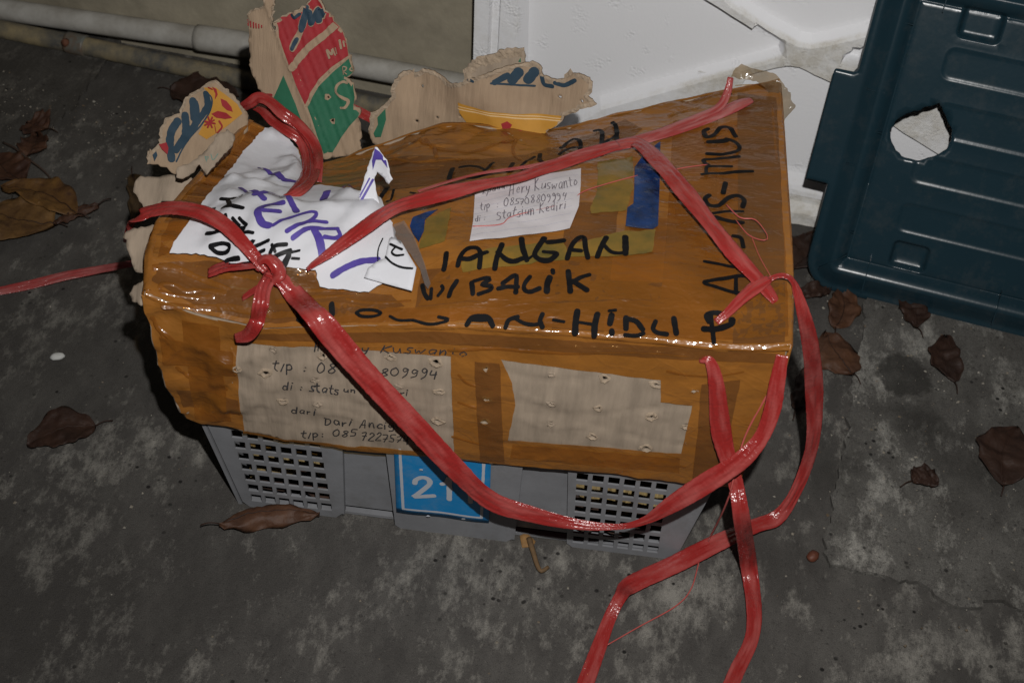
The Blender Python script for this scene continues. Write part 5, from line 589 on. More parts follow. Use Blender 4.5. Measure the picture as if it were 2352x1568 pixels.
for i, poly in enumerate(DATA['bands_front']):
    poly = [tuple(p) for p in ragged(poly, .01, .0003, 90+i)]; pa = np.array(poly); hs = [h for h, c in zip(HB2, DATA['front_holes']) if inside(np.array([c]), pa)[0] and pdist(np.array([c]), pa)[0] > .005]
    P, F = fill(poly, .004, holes=hs); mk('tape_strip', front3(P, .0026+.0003*(i % 3)), F, M_TAPE3 if i % 2 == 0 else M_TAPE2, carton)
# torn paper round every punched hole
for i, (c, h) in enumerate(zip(DATA['front_holes'], HL)):
    V = []; F = []; n = len(h)
    for k, p in enumerate(h):
        d = np.array(p)-c; V.append(front3([p], .0004)[0]); V.append(front3([np.array(c)+d*rh.uniform(1.2, 1.9)], rh.uniform(.0008, .0024))[0]); V.append(front3([np.array(c)+d*rh.uniform(1.9, 2.6)], .0009)[0])
    for k in range(n):
        a = 3*k; b = 3*((k+1) % n); F += [(a, b, b+1, a+1), (a+1, b+1, b+2, a+2)]
    mk('puncture', V, F, M_EDGE if i % 3 else M_CARDG, front_panel, smooth=False)
# creases across the bare windows
# rolled tape along the upper front edge
ce = catmull([(p[0], p[1]-.001, p[2]-.001) for p in FE], .006)
def edge_roll(path, r, seed, name, mat, dn=(0, -1, 0), up=(0, 0, 1)):
    V = []; F = []; n = 9; d1 = np.array(dn, float); d2 = np.array(up, float)
    for i, p in enumerate(path):
        rr = r*(1+.35*mnoise.noise(Vector((i*.13, seed, 0)))); off = .0018*mnoise.noise(Vector((i*.21, seed+5, 0)))
        for k in range(n):
            a = math.radians(-35+160*k/(n-1)); w = 1+.30*mnoise.noise(Vector((i*.17, k*.7, seed)))+.12*mnoise.noise(Vector((i*.6, k*1.3, seed+3)))
            V.append(p+(d1*math.cos(a)+d2*math.sin(a))*rr*w+d2*(off-r*.55)-d1*r*.35)
    for i in range(len(path)-1):
        for k in range(n-1): a = i*n+k; F.append((a, a+n, a+n+1, a+1))
    mk(name, V, F, mat, carton)
edge_roll(ce, .0048, 1., 'edge_tape', M_TAPE)
re_ = catmull([(.312, .0, .347), (.313, .10, .358), (.312, .25, .3585), (.310, .435, .358)], .006); edge_roll(re_, .0020, 3., 'edge_tape', M_TAPE, dn=(1, 0, 0))
bk = catmull([(p[0], p[1]+.001, p[2]) for p in BE], .006); edge_roll(bk, .004, 6., 'edge_tape', M_TAPE, dn=(0, 1, 0))
le = catmull([(FE[0][0], .0, FE[0][2]), (LE[1][0]-.004, LE[1][1], LE[1][2]), (LE[0][0], LE[0][1], LE[0][2]), (BE[0][0], BE[0][1], BE[0][2])], .006); edge_roll(le, .006, 9., 'edge_tape', M_TAPE, dn=(-1, 0, 0))
def side(name, upper, lower, mat, seed, solid=.003):
    U = catmull(upper, .012); n = len(U); Lw = np.array([np.array(lower[0])+(np.array(lower[1])-np.array(lower[0]))*i/(n-1) for i in range(n)]); m = 14; V = []; F = []; side_n = np.cross(U[-1]-U[0], (0, 0, -1.)); side_n /= np.linalg.norm(side_n)
    for i in range(n):
        for j in range(m):
            t = j/(m-1); p = U[i]*(1-t)+Lw[i]*t; V.append(p+side_n*(.006*mnoise.fractal(Vector((p[0]*12+seed, p[1]*12, p[2]*14)), 1., 2., 3))*min(1, 4*t*(1.2-t)))
    for i in range(n-1):
        for j in range(m-1): a = i*m+j; F.append((a, a+m, a+m+1, a+1))
    mk(name, V, F, mat, carton, solid=solid)
flb, frb = DATA['front_left'][3], DATA['front_right'][3]
yb = lambda z: -.02+FSL*(z-.12)
side('side_panel', [tuple(p) for p in le[::12]]+[tuple(le[-1])], [(flb[0], yb(flb[1]), flb[1]), (BE[0][0]+.015, BE[0][1]-.005, .13)], M_TAPE, 1.)
side('side_panel', [(.311, .002, .345), (.313, .10, .356), (.312, .25, .3565), (.310, .435, .356)], [(frb[0], yb(frb[1]), frb[1]), (.300, .43, .125)], M_TAPE, 2.)
side('back_panel', [tuple(p) for p in BE], [(BE[0][0]+.015, BE[0][1]-.005, .13), (.300, .43, .125)], M_CARDG, 3.)
# jutting crumpled front left corner
# white sheet glued over the left end
def paper_off(P):
    x, y = P[:, 0], P[:, 1]; c = (facets(x, y, 9, 5, 3)-.35)*.026+(facets(x, y, 22, 8, 3)-.5)*.011; return .0062+np.clip(c, -.001, .014)*smooth(-.02, .12, y+.02)*smooth(.0, .012, pdist(P, DATA['polys_top']['paper'])) + 0*x
PP = [tuple(p) for p in ragged(DATA['polys_top']['paper'], .005, .0005, 3)]
P, F = fill(PP, .0045); paper = mk('paper_sheet', top3(P, paper_off(P), False), F, M_PAPER, carton); paper['label'] = 'crumpled torn white paper sheet with purple and black lettering'
for key, mt in (('paper_purple', M_PURPLE), ('paper_black', M_INK)):
  for c_ in clusters(DATA[key]):
    V, F = strokes(c_, 1.3); k = inside(V, np.array(PP)); off = paper_off(V)+.0022; pf = np.array(DATA['polys_top']['paper_fold']); inf = inside(V, pf); off = np.where(inf, .0118+.0014, off); F = orient(V, [f for f in F if any(k[i] or inf[i] for i in f)]); mk('letter', top3(V, off, False), F, mt, paper)
P, F = fill(DATA['polys_top']['paper_fold'], .005); mk('folded_corner', top3(P, .0118, False), F, M_PAPER, paper, solid=.0006)
# torn flaps, film and curls
def flap_obj(key, name, mat, thick, bend, step=.0035, rag=.0006, label=None, parent=None, corr=0., seed=1, print_off=.0012):
    d = DATA['flaps'][key]; o, u, v, n = (np.array(d[k]) for k in ('o', 'u', 'v', 'n')); poly = [tuple(p) for p in (ragged(d['out'], .004, rag, seed) if rag else resample(d['out'], .006))]
    hs = [holeloop(c, .0022) for c in d['holes']]
    def f3(P, off=0.):
        P = np.asarray(P, float); h = bend(P)+corr*np.sin(P[:, 0]*2*math.pi/.0075)+fbm(P[:, 0], P[:, 1], 30, seed)*.0016+off; return o+P[:, :1]*u+P[:, 1:]*v+h[:, None]*n
    P, F = fill(poly, step, holes=hs); ob = mk(name, f3(P), F, mat, parent or carton, solid=thick)
    if label: ob['label'] = label
    lv = {}
    for j, (mname, kind, g) in enumerate(d['prints']):
        for c_ in ([g] if kind == 'poly' else clusters(g, .0012)):
            if kind == 'poly': Q, G = fill(c_, step)
            else:
                Q, G = strokes(c_, 1.3 if mname == 'blue' else .95, .0015); G = orient(Q, G)
            k = inside(Q, np.array(poly))
            for h in hs: k &= ~inside(Q, np.array([(hh[0], hh[1]) for hh in h]))
            G = [tuple(f) for f in G if all(k[i] for i in f)]
            if G: mk('print', f3(Q, print_off+.0005*j), G, PRINT[mname], ob)
    return ob, f3, poly
def torn_edge(key, f3, poly, ob, frac, seed, w=.004):
    """ragged, delaminated inner paper along a torn rim"""
    r = random.Random(seed); B = resample(poly, .004); c = B.mean(0); V = []; F = []
    a, b = frac; n = len(B); idx = [i for i in range(n) if a <= i/n < b]
    Q = []; O = []
    for i in idx:
        t = B[(i+1) % n]-B[i-1]; t /= np.linalg.norm(t)+1e-9; nn_ = np.array((t[1], -t[0])); nn_ = nn_ if (c-B[i])@nn_ > 0 else -nn_
        Q += [B[i]-nn_*r.uniform(0, .0008), B[i]+nn_*w*r.uniform(.3, .6), B[i]+nn_*w*r.uniform(.8, 1.25)]; O += [r.uniform(-.0005, .0008), r.uniform(.0002, .0016), .0004]
    V = f3(np.array(Q), np.array(O)); F = [(3*i+j, 3*i+3+j, 3*i+4+j, 3*i+1+j) for i in range(len(idx)-1) for j in range(2)]; mk('torn_edge', V, F, M_EDGE, ob, smooth=False)
fd = DATA['flaps']
def tall_bend(P):
    # folded along a slanting score line, left wing turned back
    a = np.array(FOLD[0]); b = np.array(FOLD[1]); d = (b-a)/np.linalg.norm(b-a); s = (P[:, 0]-a[0])*d[1]-(P[:, 1]-a[1])*d[0]; return -.45*np.maximum(-s, 0)*SGN+.003*np.exp(-(s/.003)**2)+.002*np.sin(s*420)*(s < -.004)+.10*np.maximum(P[:, 1]-.05, 0)**1.5*0
FOLD = DATA['fold']; SGN = 1
ob, f3, poly = flap_obj('tall', 'torn_flap', M_CARD, .0035, tall_bend, label='tall upright torn flap printed red and green', seed=2)
torn_edge('tall', f3, poly, ob, (.30, .62), 5, .0016)
ob, f3, poly = flap_obj('back', 'torn_flap', M_CARD, .0035, lambda P: .010*np.sin(P[:, 0]*18)+.0022*np.abs(((P[:, 0]*26+.2*P[:, 1]*26) % 1)-.5)*2+.010*smooth(-.01, .05, P[:, 1])*np.sin(P[:, 0]*45+1), label='wide torn flap with blue lettering remains and a yellow band', seed=4)
torn_edge('back', f3, poly, ob, (.02, .66), 6, .0045)
ob, f3, poly = flap_obj('back_layer', 'torn_flap', M_CARDG, .003, lambda P: .006*np.sin(P[:, 0]*30), label='small torn flap layer with a ribbed rim behind the wide flap', seed=6)
torn_edge('back_layer', f3, poly, ob, (.0, .5), 9, .010)
ob, f3, poly = flap_obj('side_print', 'torn_flap', M_CARD, .0035, lambda P: .008*np.sin(P[:, 0]*16+1)+.006*(facets(P[:, 0], P[:, 1], 14, 31, 3)-.5), label='yellow printed torn flap with blue letters and red leaves', seed=8)
torn_edge('side_print', f3, poly, ob, (.0, .55), 12, .003)
for i, key in enumerate(('side_liner', 'side_scrap', 'side_tear', 'corner_tear')):
    ob, f3, poly = flap_obj(key, 'torn_scrap', M_CARDG, .003, lambda P: .012*(facets(P[:, 0], P[:, 1], 18, 27, 3)-.5), seed=10+i, rag=.0007)
flap_obj('corner_film', 'torn_film', M_FILMB, .0, lambda P: .03*(facets(P[:, 0], P[:, 1], 30, 23, 4)-.5), step=.003, corr=.0, seed=15, label='crumpled torn tape sticking out at the far corner')
flap_obj('clear_film', 'torn_film', M_FILM, .0, lambda P: .003*np.sin(P[:, 0]*160), step=.003, corr=0., seed=16, rag=0.)
flap_obj('paper_curl', 'paper_curl', M_PAPER, .0005, lambda P: 9*(P[:, 0]-.0)**2+2.0*np.maximum(P[:, 1]-.03, 0)**1.6, step=.003, corr=0., rag=.0004, seed=17, parent=carton)

# ------------------------------------------------------------------ crate
crate = thing('plastic_crate', (0, .16, 0), 'grey plastic crate with square vent holes and a blue number plate, under the carton', 'crate')
def cr3(x, z, off=0.): return (x, -.002-.05*z-off, z)
ZT = .175
def flare(x, z): return x*(1+.55*(z-.02)) if False else x
def wall_panel(name, poly, off, holes=(), thick=.0025, parent=None, mat=None, step=.03):
    P, F = fill(poly, step, holes=holes, bstep=.05, jitter=0.); return mk(name, [cr3(a, b, off) for a, b in P], F, mat or M_CRATE, parent or crate, smooth=False, solid=thick)
def sq(cx, cz, w, h): return [(cx-w/2, cz-h/2), (cx+w/2, cz-h/2), (cx+w/2, cz+h/2), (cx-w/2, cz+h/2)]
hl = []
for r in range(9):
    z = .0180+r*.0187; x0 = -.2288-.0018*r; x1 = -.1482-.0011*r
    for c in range(6): hl.append(sq(x0+(x1-x0)*c/5, z, .0120, .0128))
wall_panel('vent_panel', [(-.2455, .008), (-.238, .0), (-.138, .0), (-.131, .008), (-.1265, ZT), (-.277, ZT)], .0, [h for h in hl if h[2][1] < ZT])
hr = []
for r in range(9):
    z = .0155+r*.0190; x0 = .1385-.0009*r; x1 = .2222-.0008*r
    for c in range(6): hr.append(sq(x0+(x1-x0)*c/5, z, .0120, .0128))
wall_panel('vent_panel', [(.126, .006), (.133, -.000), (.240, -.000), (.2475, .006), (.275, ZT), (.115, ZT)], .0, [h for h in hr if h[2][1] < ZT])
wall_panel('centre_panel', [(-.069, .005), (-.063, .0), (.058, .0), (.064, .006), (.067, ZT), (-.079, ZT)], .004)
for x0, x1, y0, y1 in ((-.131, -.069, -.1265, -.079), (.064, .126, .067, .115)):
    wall_panel('recess_panel', [(x0-.004, .0155), (x1+.004, .0155), (y1+.004, ZT), (y0-.004, ZT)], -.008)
def strip(name, pts0, pts1, mat, parent):
    V = [*pts0, *pts1]; n = len(pts0); mk(name, V, [(i, i+1, n+i+1, n+i) for i in range(n-1)], mat, parent, smooth=False, solid=.003)
for (xa, za, xb, zb, o0, o1) in ((-.131, .008, -.1265, ZT, .0, -.009), (-.069, .005, -.079, ZT, .004, -.009), (.064, .006, .067, ZT, .004, -.009), (.126, .006, .115, ZT, 0, -.009)):
    strip('step_wall', [cr3(xa, za, o0), cr3(xb, zb, o0)], [cr3(xa, za, o1), cr3(xb, zb, o1)], M_CRATE, crate)
# remaining walls and base of the crate
YB = .36
def quad(name, v, mat=M_CRATE, th=.004): mk(name, v, [(0, 1, 2, 3)], mat, crate, smooth=False, solid=th)
def side_vents(xs):
    x0, x1 = xs; P, F = fill([(.0, .0), (YB, .0), (YB+.012, ZT), (-.012, ZT)], .05, holes=[sq(.06+c*.018, .022+r*.019, .0105, .0105) for r in range(7) for c in range(6)]+[sq(.22+c*.018, .022+r*.019, .0105, .0105) for r in range(7) for c in range(6)], jitter=0.)
    mk('side_wall', [(x0+(x1-x0)*b/ZT, a, b) for a, b in P], F, M_CRATE, crate, smooth=False, solid=.004)
side_vents((-.2475, -.279)); side_vents((.2495, .277))
quad('back_wall', [(-.247, YB, 0), (.249, YB, 0), (.277, YB+.012, ZT), (-.279, YB+.012, ZT)])
quad('base', [(-.244, .004, .006), (.246, .004, .006), (.246, YB-.004, .006), (-.244, YB-.004, .006)])
# number plate
sg = DATA['sign']; sg = [(sg[0][0], .150), tuple(sg[1]), tuple(sg[2]), (sg[3][0], .150)]; P, F = fill(sg, .01); sign = mk('number_plate', [cr3(a, b, .0075+.0006*math.sin(a*90)) for a, b in P], F, M_SIGN, crate, solid=.0012)
sb = DATA['sign_border']; l = [[3.2, [(sb[0][0], .149), tuple(sb[1])]], [3.2, [tuple(sb[1]), tuple(sb[2])]], [3.2, [tuple(sb[2]), (sb[3][0], .149)]]]
def sign_ink(l, name, off, mat):
    V, F = strokes(l); F = orient(V, F); mk(name, [cr3(a, b, off+.0006*math.sin(a*90)) for a, b in V], F, mat, sign)
sign_ink(l, 'border', .0080, M_SIGNW); sign_ink(DATA['digits'], 'digits', .0083, M_SIGNW)
for c in DATA['sign_nails']:
    r = [(c[0]+.003*math.cos(k*1.05)*rh.uniform(.6, 1.4), c[1]+.002*math.sin(k*1.05)*rh.uniform(.6, 1.4)) for k in range(6)]; mk('tear', [cr3(*p, .0088+rh.uniform(0, .0015)) for p in r], [tuple(range(6))], M_SIGNW, sign, smooth=False)
gx, gy = np.meshgrid(np.linspace(-.243, .245, 90), np.linspace(.006, YB-.006, 60)); hz = .020+.010*fbm(gx.ravel(), gy.ravel(), 22, 61.)+.022*ridge(gx.ravel(), gy.ravel(), 30, 63.)+.05*smooth(.05, .2, gy.ravel())
mk('dark_filler', [(a, b, max(c, .009)) for a, b, c in zip(gx.ravel(), gy.ravel(), hz)], [(j*90+i, j*90+i+1, j*90+91+i, j*90+90+i) for j in range(59) for i in range(89)], pmat('filler', (.06, .028, .016), rough=.8, var=.7, var_col=(.015, .008, .006), scale=60, bump=.6, bscale=160), label='dark brown husk bedding added to keep the inside of the grey crate dark', cat='underlay', kind='stuff')  # stand-in contents: dark sheet added so the crate inside looks dark behind the vents
# things lying in the crate
M_STRAW = pmat('straw_card', (.30, .22, .085), rough=.8, var=.6, var_col=(.12, .08, .03), scale=50, stretch=(6, 1, 1), bump=.3)
for i, (x, y, w, d, rz, tilt) in enumerate(((-.19, .06, .12, .08, .3, .45), (-.15, .05, .10, .06, -.4, .3), (.20, .06, .09, .07, .2, .4), (.15, .055, .08, .05, -.3, .5))):
    V = []; F = []; nx, ny = 10, 6
    for a in range(nx):
        for b in range(ny):
            u = (a/(nx-1)-.5)*w; v = (b/(ny-1)-.5)*d; zz = .040+.5*d*math.sin(tilt)+v*math.sin(tilt)+.010*math.sin(a*1.7+i*2.)*math.cos(b*1.1+i); vv = v*math.cos(tilt); V.append((x+u*math.cos(rz)-vv*math.sin(rz), y+u*math.sin(rz)+vv*math.cos(rz), zz))
    for a in range(nx-1):
        for b in range(ny-1): k = a*ny+b; F.append((k, k+ny, k+ny+1, k+1))
    mk('straw_card', V, F, M_STRAW, solid=.002, label='yellowish straw coloured card piece lying inside the crate behind its vents', cat='card piece', group='card pieces inside the crate')
M_BRN = pmat('dark_brown_pod', (.09, .03, .015), rough=.45, var=.5, scale=40)
for i, (x, y, z, L_, rz) in enumerate(((-.20, .07, .095, .10, .2), (-.16, .06, .07, .09, -.3), (.17, .07, .10, .10, .1), (.20, .06, .06, .09, -.5))):
    V, F = tube([(x+(t-.5)*L_*math.cos(rz), y+(t-.5)*L_*math.sin(rz), z-.03+.03*math.sin(t*3+i)) for t in np.linspace(0, 1, 12)], .01, 10, rfun=lambda t: .002+.010*math.sin(math.pi*min(max(t, .03), .97)))
    mk('dried_pod', V, F, M_BRN, label='dark reddish brown dried pod inside the crate behind its vents', cat='dried pod', group='dried pods inside the crate')

# ------------------------------------------------------------------ red raffia ribbons
def ribbon(rows, name, label, mat, seed, pitch=.0025, cup=.06, group=None, parent=None, flat=False, wide=1.25):
    rows = [r for r in rows]; A = np.array([r[:4] for r in rows]); C = catmull(A, pitch); P = C[:, :3]; Wd = np.maximum(C[:, 3], 1.5)*.001*wide; fs = 3.+2.*math.sin(seed)
    t = np.gradient(P, axis=0); t /= np.linalg.norm(t, axis=1)[:, None]+1e-9
    spec = [r[4] for r in rows]; seg = np.linspace(0, len(rows)-1, len(P)); Nn = []
    for i in range(len(P)):
        s = spec[int(round(seg[i]))]
        if s == 'f': n = np.array((.0, -.85, .6))
        elif s == 't': n = np.array((0., -.12, 1.))
        else:
            k = smooth(.35, .75, np.array(abs(t[i][2]))); n = (1-k)*np.array((0, -.25, 1.))+k*np.array((.25, -1., .3))
        Nn.append(n/np.linalg.norm(n))
    Nn = np.array(Nn); k = np.ones(21)/21; pad = np.pad(Nn, ((10, 10), (0, 0)), mode='edge'); Nn = np.stack([np.convolve(pad[:, j], k, 'valid') for j in range(3)], 1)
    Nn -= (Nn*t).sum(1)[:, None]*t; Nn /= np.linalg.norm(Nn, axis=1)[:, None]+1e-9; B = np.cross(Nn, t); V = []; F = []; m = 19; UVS = []; sl = np.concatenate([[0], np.cumsum(np.linalg.norm(np.diff(P, axis=0), axis=1))])
    for i in range(len(P)):
        tw = .32*mnoise.noise(Vector((i*.035, seed*7.3, 1.)))*(0.4 if flat else 1); nb = B[i]*math.cos(tw)+Nn[i]*math.sin(tw); nn_ = np.cross(t[i], nb)
        for j in range(m):
            q = 2*j/(m-1)-1; w = Wd[i]/2; rag = 1+.05*mnoise.noise(Vector((i*.5, (1 if q > 0 else -1)*3., seed)))
            ph_ = q*1.6+.9*mnoise.noise(Vector((i*.03, seed*1.7, 7.)))+seed; tri = abs((ph_ % 1)-.5)*2
            hgt = w*(cup*(1-q*q)*(1 if not flat else .4)+.11*tri*(.5+mnoise.noise(Vector((i*.05, seed, 9.))))+.06*mnoise.noise(Vector((i*.09, q*2.4+seed, 2.)))+.04*mnoise.noise(Vector((i*.5, q*4+seed, 5.)))); UVS.append((sl[i], q*.5+.5+seed))
            V.append(P[i]+nb*q*w*rag+nn_*hgt)
    for i in range(len(P)-1):
        for j in range(m-1): a = i*m+j; F.append((a, a+1, a+m+1, a+m))
    o = mk(name, V, F, mat, parent, solid=.0004) if parent is not None else mk(name, V, F, mat, solid=.0004, label=label, cat='ribbon')
    ul = o.data.uv_layers.new(name='UVMap'); vi = np.zeros(len(o.data.loops), np.int32); o.data.loops.foreach_get('vertex_index', vi); ul.data.foreach_set('uv', np.array(UVS)[vi].astype(np.float32).ravel()); return o
RB = DATA['ribbons']
kn = Vector(RB['knot_loop'][3][:3])
tie = thing('raffia_tie', kn, 'red raffia tie knotted beside the white paper, one slack strand drooping across the carton front', 'ribbon')
for nme, key, sd in (('strap', 'strap_left', 1), ('slack_strand', 'slack', 2), ('tail', 'knot_tail_down', 3), ('tail', 'knot_tail_side', 4), ('tail', 'knot_tail_small', 5), ('knot', 'knot_loop', 6)):
    ribbon(RB[key], nme, None, M_RIB, sd, parent=tie, cup=.6 if nme == 'knot' else .06, pitch=.002 if nme == 'knot' else .0025)
st = thing('raffia_strap', RB['strap_top'][8][:3], 'long red raffia strap stretched over the taped carton top past the note', 'ribbon')
for nme, key, sd, mt in (('strap', 'strap_top', 7, M_RIB), ('strand', 'strap_top_strand', 8, M_RIBP), ('frayed_end', 'frayed_a', 9, M_RIBP), ('frayed_end', 'frayed_b', 10, M_RIBP), ('tail', 'corner_tail', 11, M_RIB)): ribbon(RB[key], nme, None, mt, sd, parent=st, cup=.25 if 'fray' in nme else .08)
ribbon(RB['drop'], 'raffia_strand', 'red raffia strand hanging straight from a punched hole down to the floor', M_RIB, 12)
ribbon(RB['loop_right'], 'raffia_strand', 'red raffia strand looping off the carton corner and trailing over the floor', M_RIB, 13)
bd = thing('raffia_bundle', RB['bundle_b'][4][:3], 'bundle of three red raffia strands pulled over the torn far edge', 'ribbon')
for i, key in enumerate(('bundle_a', 'bundle_b', 'bundle_c')): ribbon(RB[key], 'strand', None, M_RIB, 14+i, parent=bd, cup=.12)
ribbon(RB['behind'], 'raffia_strand', 'short red raffia strand in the gap between the torn flaps', M_RIB, 18)
ribbon(RB['floor_left'], 'raffia_strand', 'pinkish red raffia strand lying on bare floor beside the carton', M_RIBP, 19)
M_FIB = pmat('raffia_fibre', (.45, .09, .08), rough=.35)
fibl = dict(note_fibre='thin red raffia fibre lying across the ruled note', right_fibre='short thin red raffia fibre beside the blue tape', hook_fibre='thin red raffia fibre bent into a hook beside the marker letters', edge_fibre='thin straight raffia fibre on the tape by the carton corner', floor_fibre='thin reddish raffia fibre hanging behind the ribbons and lying on the floor')
for key, rows in DATA['fibres'].items():
    C = catmull([r[:4] for r in rows], .004); V, F = tube(C[:, :3], .0006, 6, rfun=lambda t: .0005*float(np.interp(t, np.linspace(0, 1, len(C)), C[:, 3]))); mk('raffia_fibre', V, F, M_FIB, label=fibl[key], cat='fibre')

# ------------------------------------------------------------------ dried leaves and floor litter
LT = [((.040, .019, .012), (.020, .010, .007)), ((.075, .033, .017), (.028, .012, .008)), ((.17, .085, .022), (.045, .020, .011)), ((.18, .095, .030), (.05, .024, .012)), ((.06, .035, .013), (.025, .015, .008)), ((.095, .042, .021), (.038, .017, .010))]
LM = [pmat('dry_leaf_%s' % 'abcdef'[i], a, rough=.6, spec=.3, var=.5, var_col=b, scale=30, detail=8, bump=.7, bscale=80, bdist=.003) for i, (a, b) in enumerate(LT)]
LL = ['dark brown leaf lying by the painted pipe', 'small brown leaf on the joint of the dark pavement', 'curled brown leaf under the end of the twig', 'brown leaf at the pavement edge beside yellow leaves', 'long mottled yellow brown leaf lying under the twig', 'broad yellowish leaf with brown blotches beside the long mottled leaf', 'thin rolled brown leaf at the twig end', 'olive brown leaf standing against the torn cardboard scraps',
 'lone triangular brown leaf on bare floor in front of the floor ribbon', 'rolled brown leaf with a stem lying before the crate foot', 'large dark leaf between the foam strip and the carton', 'narrow brown leaf beside the carton under the lid corner', 'jagged brown leaf below the rounded lid corner', 'crinkled reddish brown leaf between ribbon loop and slab edge', 'folded dark brown leaf behind the ribbon loop', 'dark brown leaf alone on the pale slab below the lid', 'brown leaf half hidden under the lid rim', 'big dark leaf on the stained slab far from the carton', 'small dark leaf flat on the stained slab']
def leaf(k, base, tip, hw, curl, tone, h):
    base = np.array((*base, 0.)); tip = np.array((*tip, 0.)); L_ = np.linalg.norm(tip-base); ax = (tip-base)/L_; lat = np.array((-ax[1], ax[0], 0)); ns, nt = 22, 11; V = []; F = []; dome = k in (9, 14, 6, 13)
    z0 = 1e9; rr = random.Random(k+50)
    for i in range(ns):
        s = i/(ns-1); w = hw*(.72 if k > 9 else 1)*max(math.sin(math.pi*s**.85), 0)**.75*(1+.10*math.sin(s*19+k))+.0004; bow = .10*L_*math.sin(math.pi*s)*(rr.choice([1]) if k % 2 else -1)
        for j in range(nt):
            q = 2*j/(nt-1)-1; ph = q*curl; a = w*math.sin(ph)/curl; hh = w*(1-math.cos(ph))/curl*(-1 if dome else 1)
            hh += (.010 if dome else .006)*math.sin(math.pi*s)*.6*(1 if k % 3 else .3)+.009*abs(q)*mnoise.noise(Vector((s*5, q*2, k*3.3)))+.005*mnoise.noise(Vector((s*9+k, q*3, 1.)))-.0012*math.exp(-(q*5)**2)
            p = base+ax*L_*s+lat*(a+bow); V.append([p[0], p[1], hh])
    zmin = min(v[2] for v in V); gz = .0006 if V[0][0] < .48 else .0066
    if k in (1, 2, 3, 4, 5) : gz = .0056
    if k == 7: gz = .0006
    for v in V: v[2] += gz-zmin
    if k in (4, 6): 
        for v in V: v[2] += .006
    for i in range(ns-1):
        for j in range(nt-1): a = i*nt+j; F.append((a, a+nt, a+nt+1, a+1))
    root = thing('dried_leaf', tuple(V[nt//2]), LL[k], 'leaf', 'dried leaves on the floor'); mk('blade', V, F, LM[tone], root, solid=.0005)
    m0 = np.array(V[nt//2]); C = [m0-ax*x*.02+np.array((0, 0, max(.0035*math.sin(x*3), .0)+.0008)) for x in np.linspace(0, 1, 6)]; v2, f2 = tube(C, .0008, 6); mk('stem', v2, f2, LM[0], root)
    C = [np.array(V[i*nt+nt//2])+np.array((0, 0, .0004)) for i in range(0, ns-1)]; v2, f2 = tube(C, .0006, 5, rfun=lambda t: .0008*(1-t)+.0002); mk('midrib', v2, f2, LM[0], root)
for k, l in enumerate(DATA['leaves']): leaf(k, *l)
tw = catmull([(p[0], p[1], .010+.008*math.sin(i*1.1)) for i, p in enumerate(DATA['twig'])], .006); V, F = tube(tw, .0013, 7, rfun=lambda t: .0018-.0009*t); mk('twig', V, F, pmat('twig_bark', (.05, .03, .02), rough=.8), label='thin bent twig lying over the yellow leaves', cat='twig')
def blob(name, c, rx, ry, rz, mat, label, cat, seed, rot=0.):
    V = []; F = []; nu, nv = 14, 8
    for i in range(nv+1):
        ph = math.pi*i/nv
        for j in range(nu):
            a = 2*math.pi*j/nu; d = Vector((math.sin(ph)*math.cos(a), math.sin(ph)*math.sin(a), math.cos(ph))); f = 1+.18*mnoise.noise(d*1.7+Vector((seed, 0, 0))); x, y = rx*d.x*f, ry*d.y*f
            V.append((c[0]+x*math.cos(rot)-y*math.sin(rot), c[1]+x*math.sin(rot)+y*math.cos(rot), c[2]+rz*d.z*f))
    for i in range(nv):
        for j in range(nu): a = i*nu+j; b = i*nu+(j+1) % nu; F.append((a, a+nu, b+nu, b))
    return mk(name, V, F, mat, label=label, cat=cat)
sd = DATA['seed']; blob('seed', (sd[0], sd[1], .0050), .0085, .0062, .0052, pmat('seed_skin', (.13, .04, .02), rough=.6, var=.4, scale=70), 'small reddish brown oval seed on the floor by the slab edge', 'seed', 1., .9)
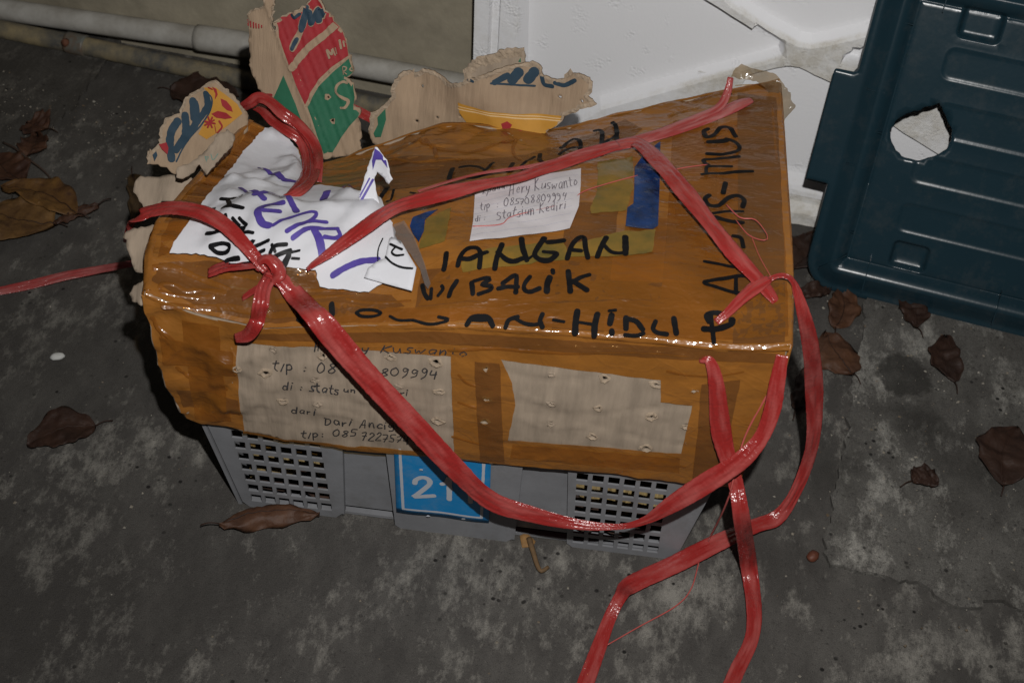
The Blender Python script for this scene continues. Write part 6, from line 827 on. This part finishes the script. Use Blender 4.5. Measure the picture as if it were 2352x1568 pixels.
pb_ = DATA['pebble']; blob('pebble', (pb_[0], pb_[1], .0035), .009, .006, .004, pmat('white_chip', (.5, .5, .48), rough=.8), 'small white stone chip on bare floor', 'pebble', 2., .4)
cp = DATA['chip']; P, F = fill(cp, .006); mk('wood_chip', [(a, b, .002+.25*max(0, b-cp[3][1])) for a, b in P], F, pmat('wood_chip', (.34, .18, .06), rough=.8, var=.4, scale=60), solid=.003, label='small pale wood chip on the floor before the crate recess', cat='wood chip')
ct_ = catmull([(p[0], p[1], .004) for p in DATA['chip_twig']], .004); V, F = tube(ct_, .003, 7, rfun=lambda t: .0035-.0012*t); mk('twig', V, F, pmat('pale_twig', (.17, .10, .045), rough=.8, var=.4, scale=60), label='short hooked pale brown twig before the crate', cat='twig')
# grit
def grit(n):
    V = []; F = []; r = random.Random(11)
    for k in range(n):
        if k % 3 == 0: x = r.gauss(.52, .13); y = r.gauss(.28, .22)
        elif k % 3 == 1: x = r.uniform(-.9, .9); y = r.uniform(-.3, .8)
        else: x = r.uniform(-.9, -.3); y = .75-.3*abs(r.gauss(0, .35))+.0*x
        if -.27 < x < .28 and .0 < y < .37: continue
        s = .0007+.0018*r.random()**3; z = .0066 if x > .47 else (.0054 if x < -.55 and y > .3 else .0004); b = len(V); a = r.uniform(0, 6.3)
        pts = [(math.cos(a+t)*s*r.uniform(.6, 1.3), math.sin(a+t)*s*r.uniform(.6, 1.3)) for t in (0, 1.6, 3.1, 4.7)]; V += [(x+p, y+q, z-.0004) for p, q in pts]+[(x+r.uniform(-.3, .3)*s, y+r.uniform(-.3, .3)*s, z+s*r.uniform(.5, 1))]
        F += [(b, b+1, b+4), (b+1, b+2, b+4), (b+2, b+3, b+4), (b+3, b, b+4)]
    return V, F
for i, (n_, c) in enumerate(((1500, (.30, .28, .24)), )):
    V, F = grit(n_); mk('grit', V, F, pmat('grit', c, rough=.8, var=.9, var_col=(.10, .07, .04), scale=40, detail=1), smooth=False, label='fine pale grit and crumbs scattered over the floor', cat='grit', kind='stuff')
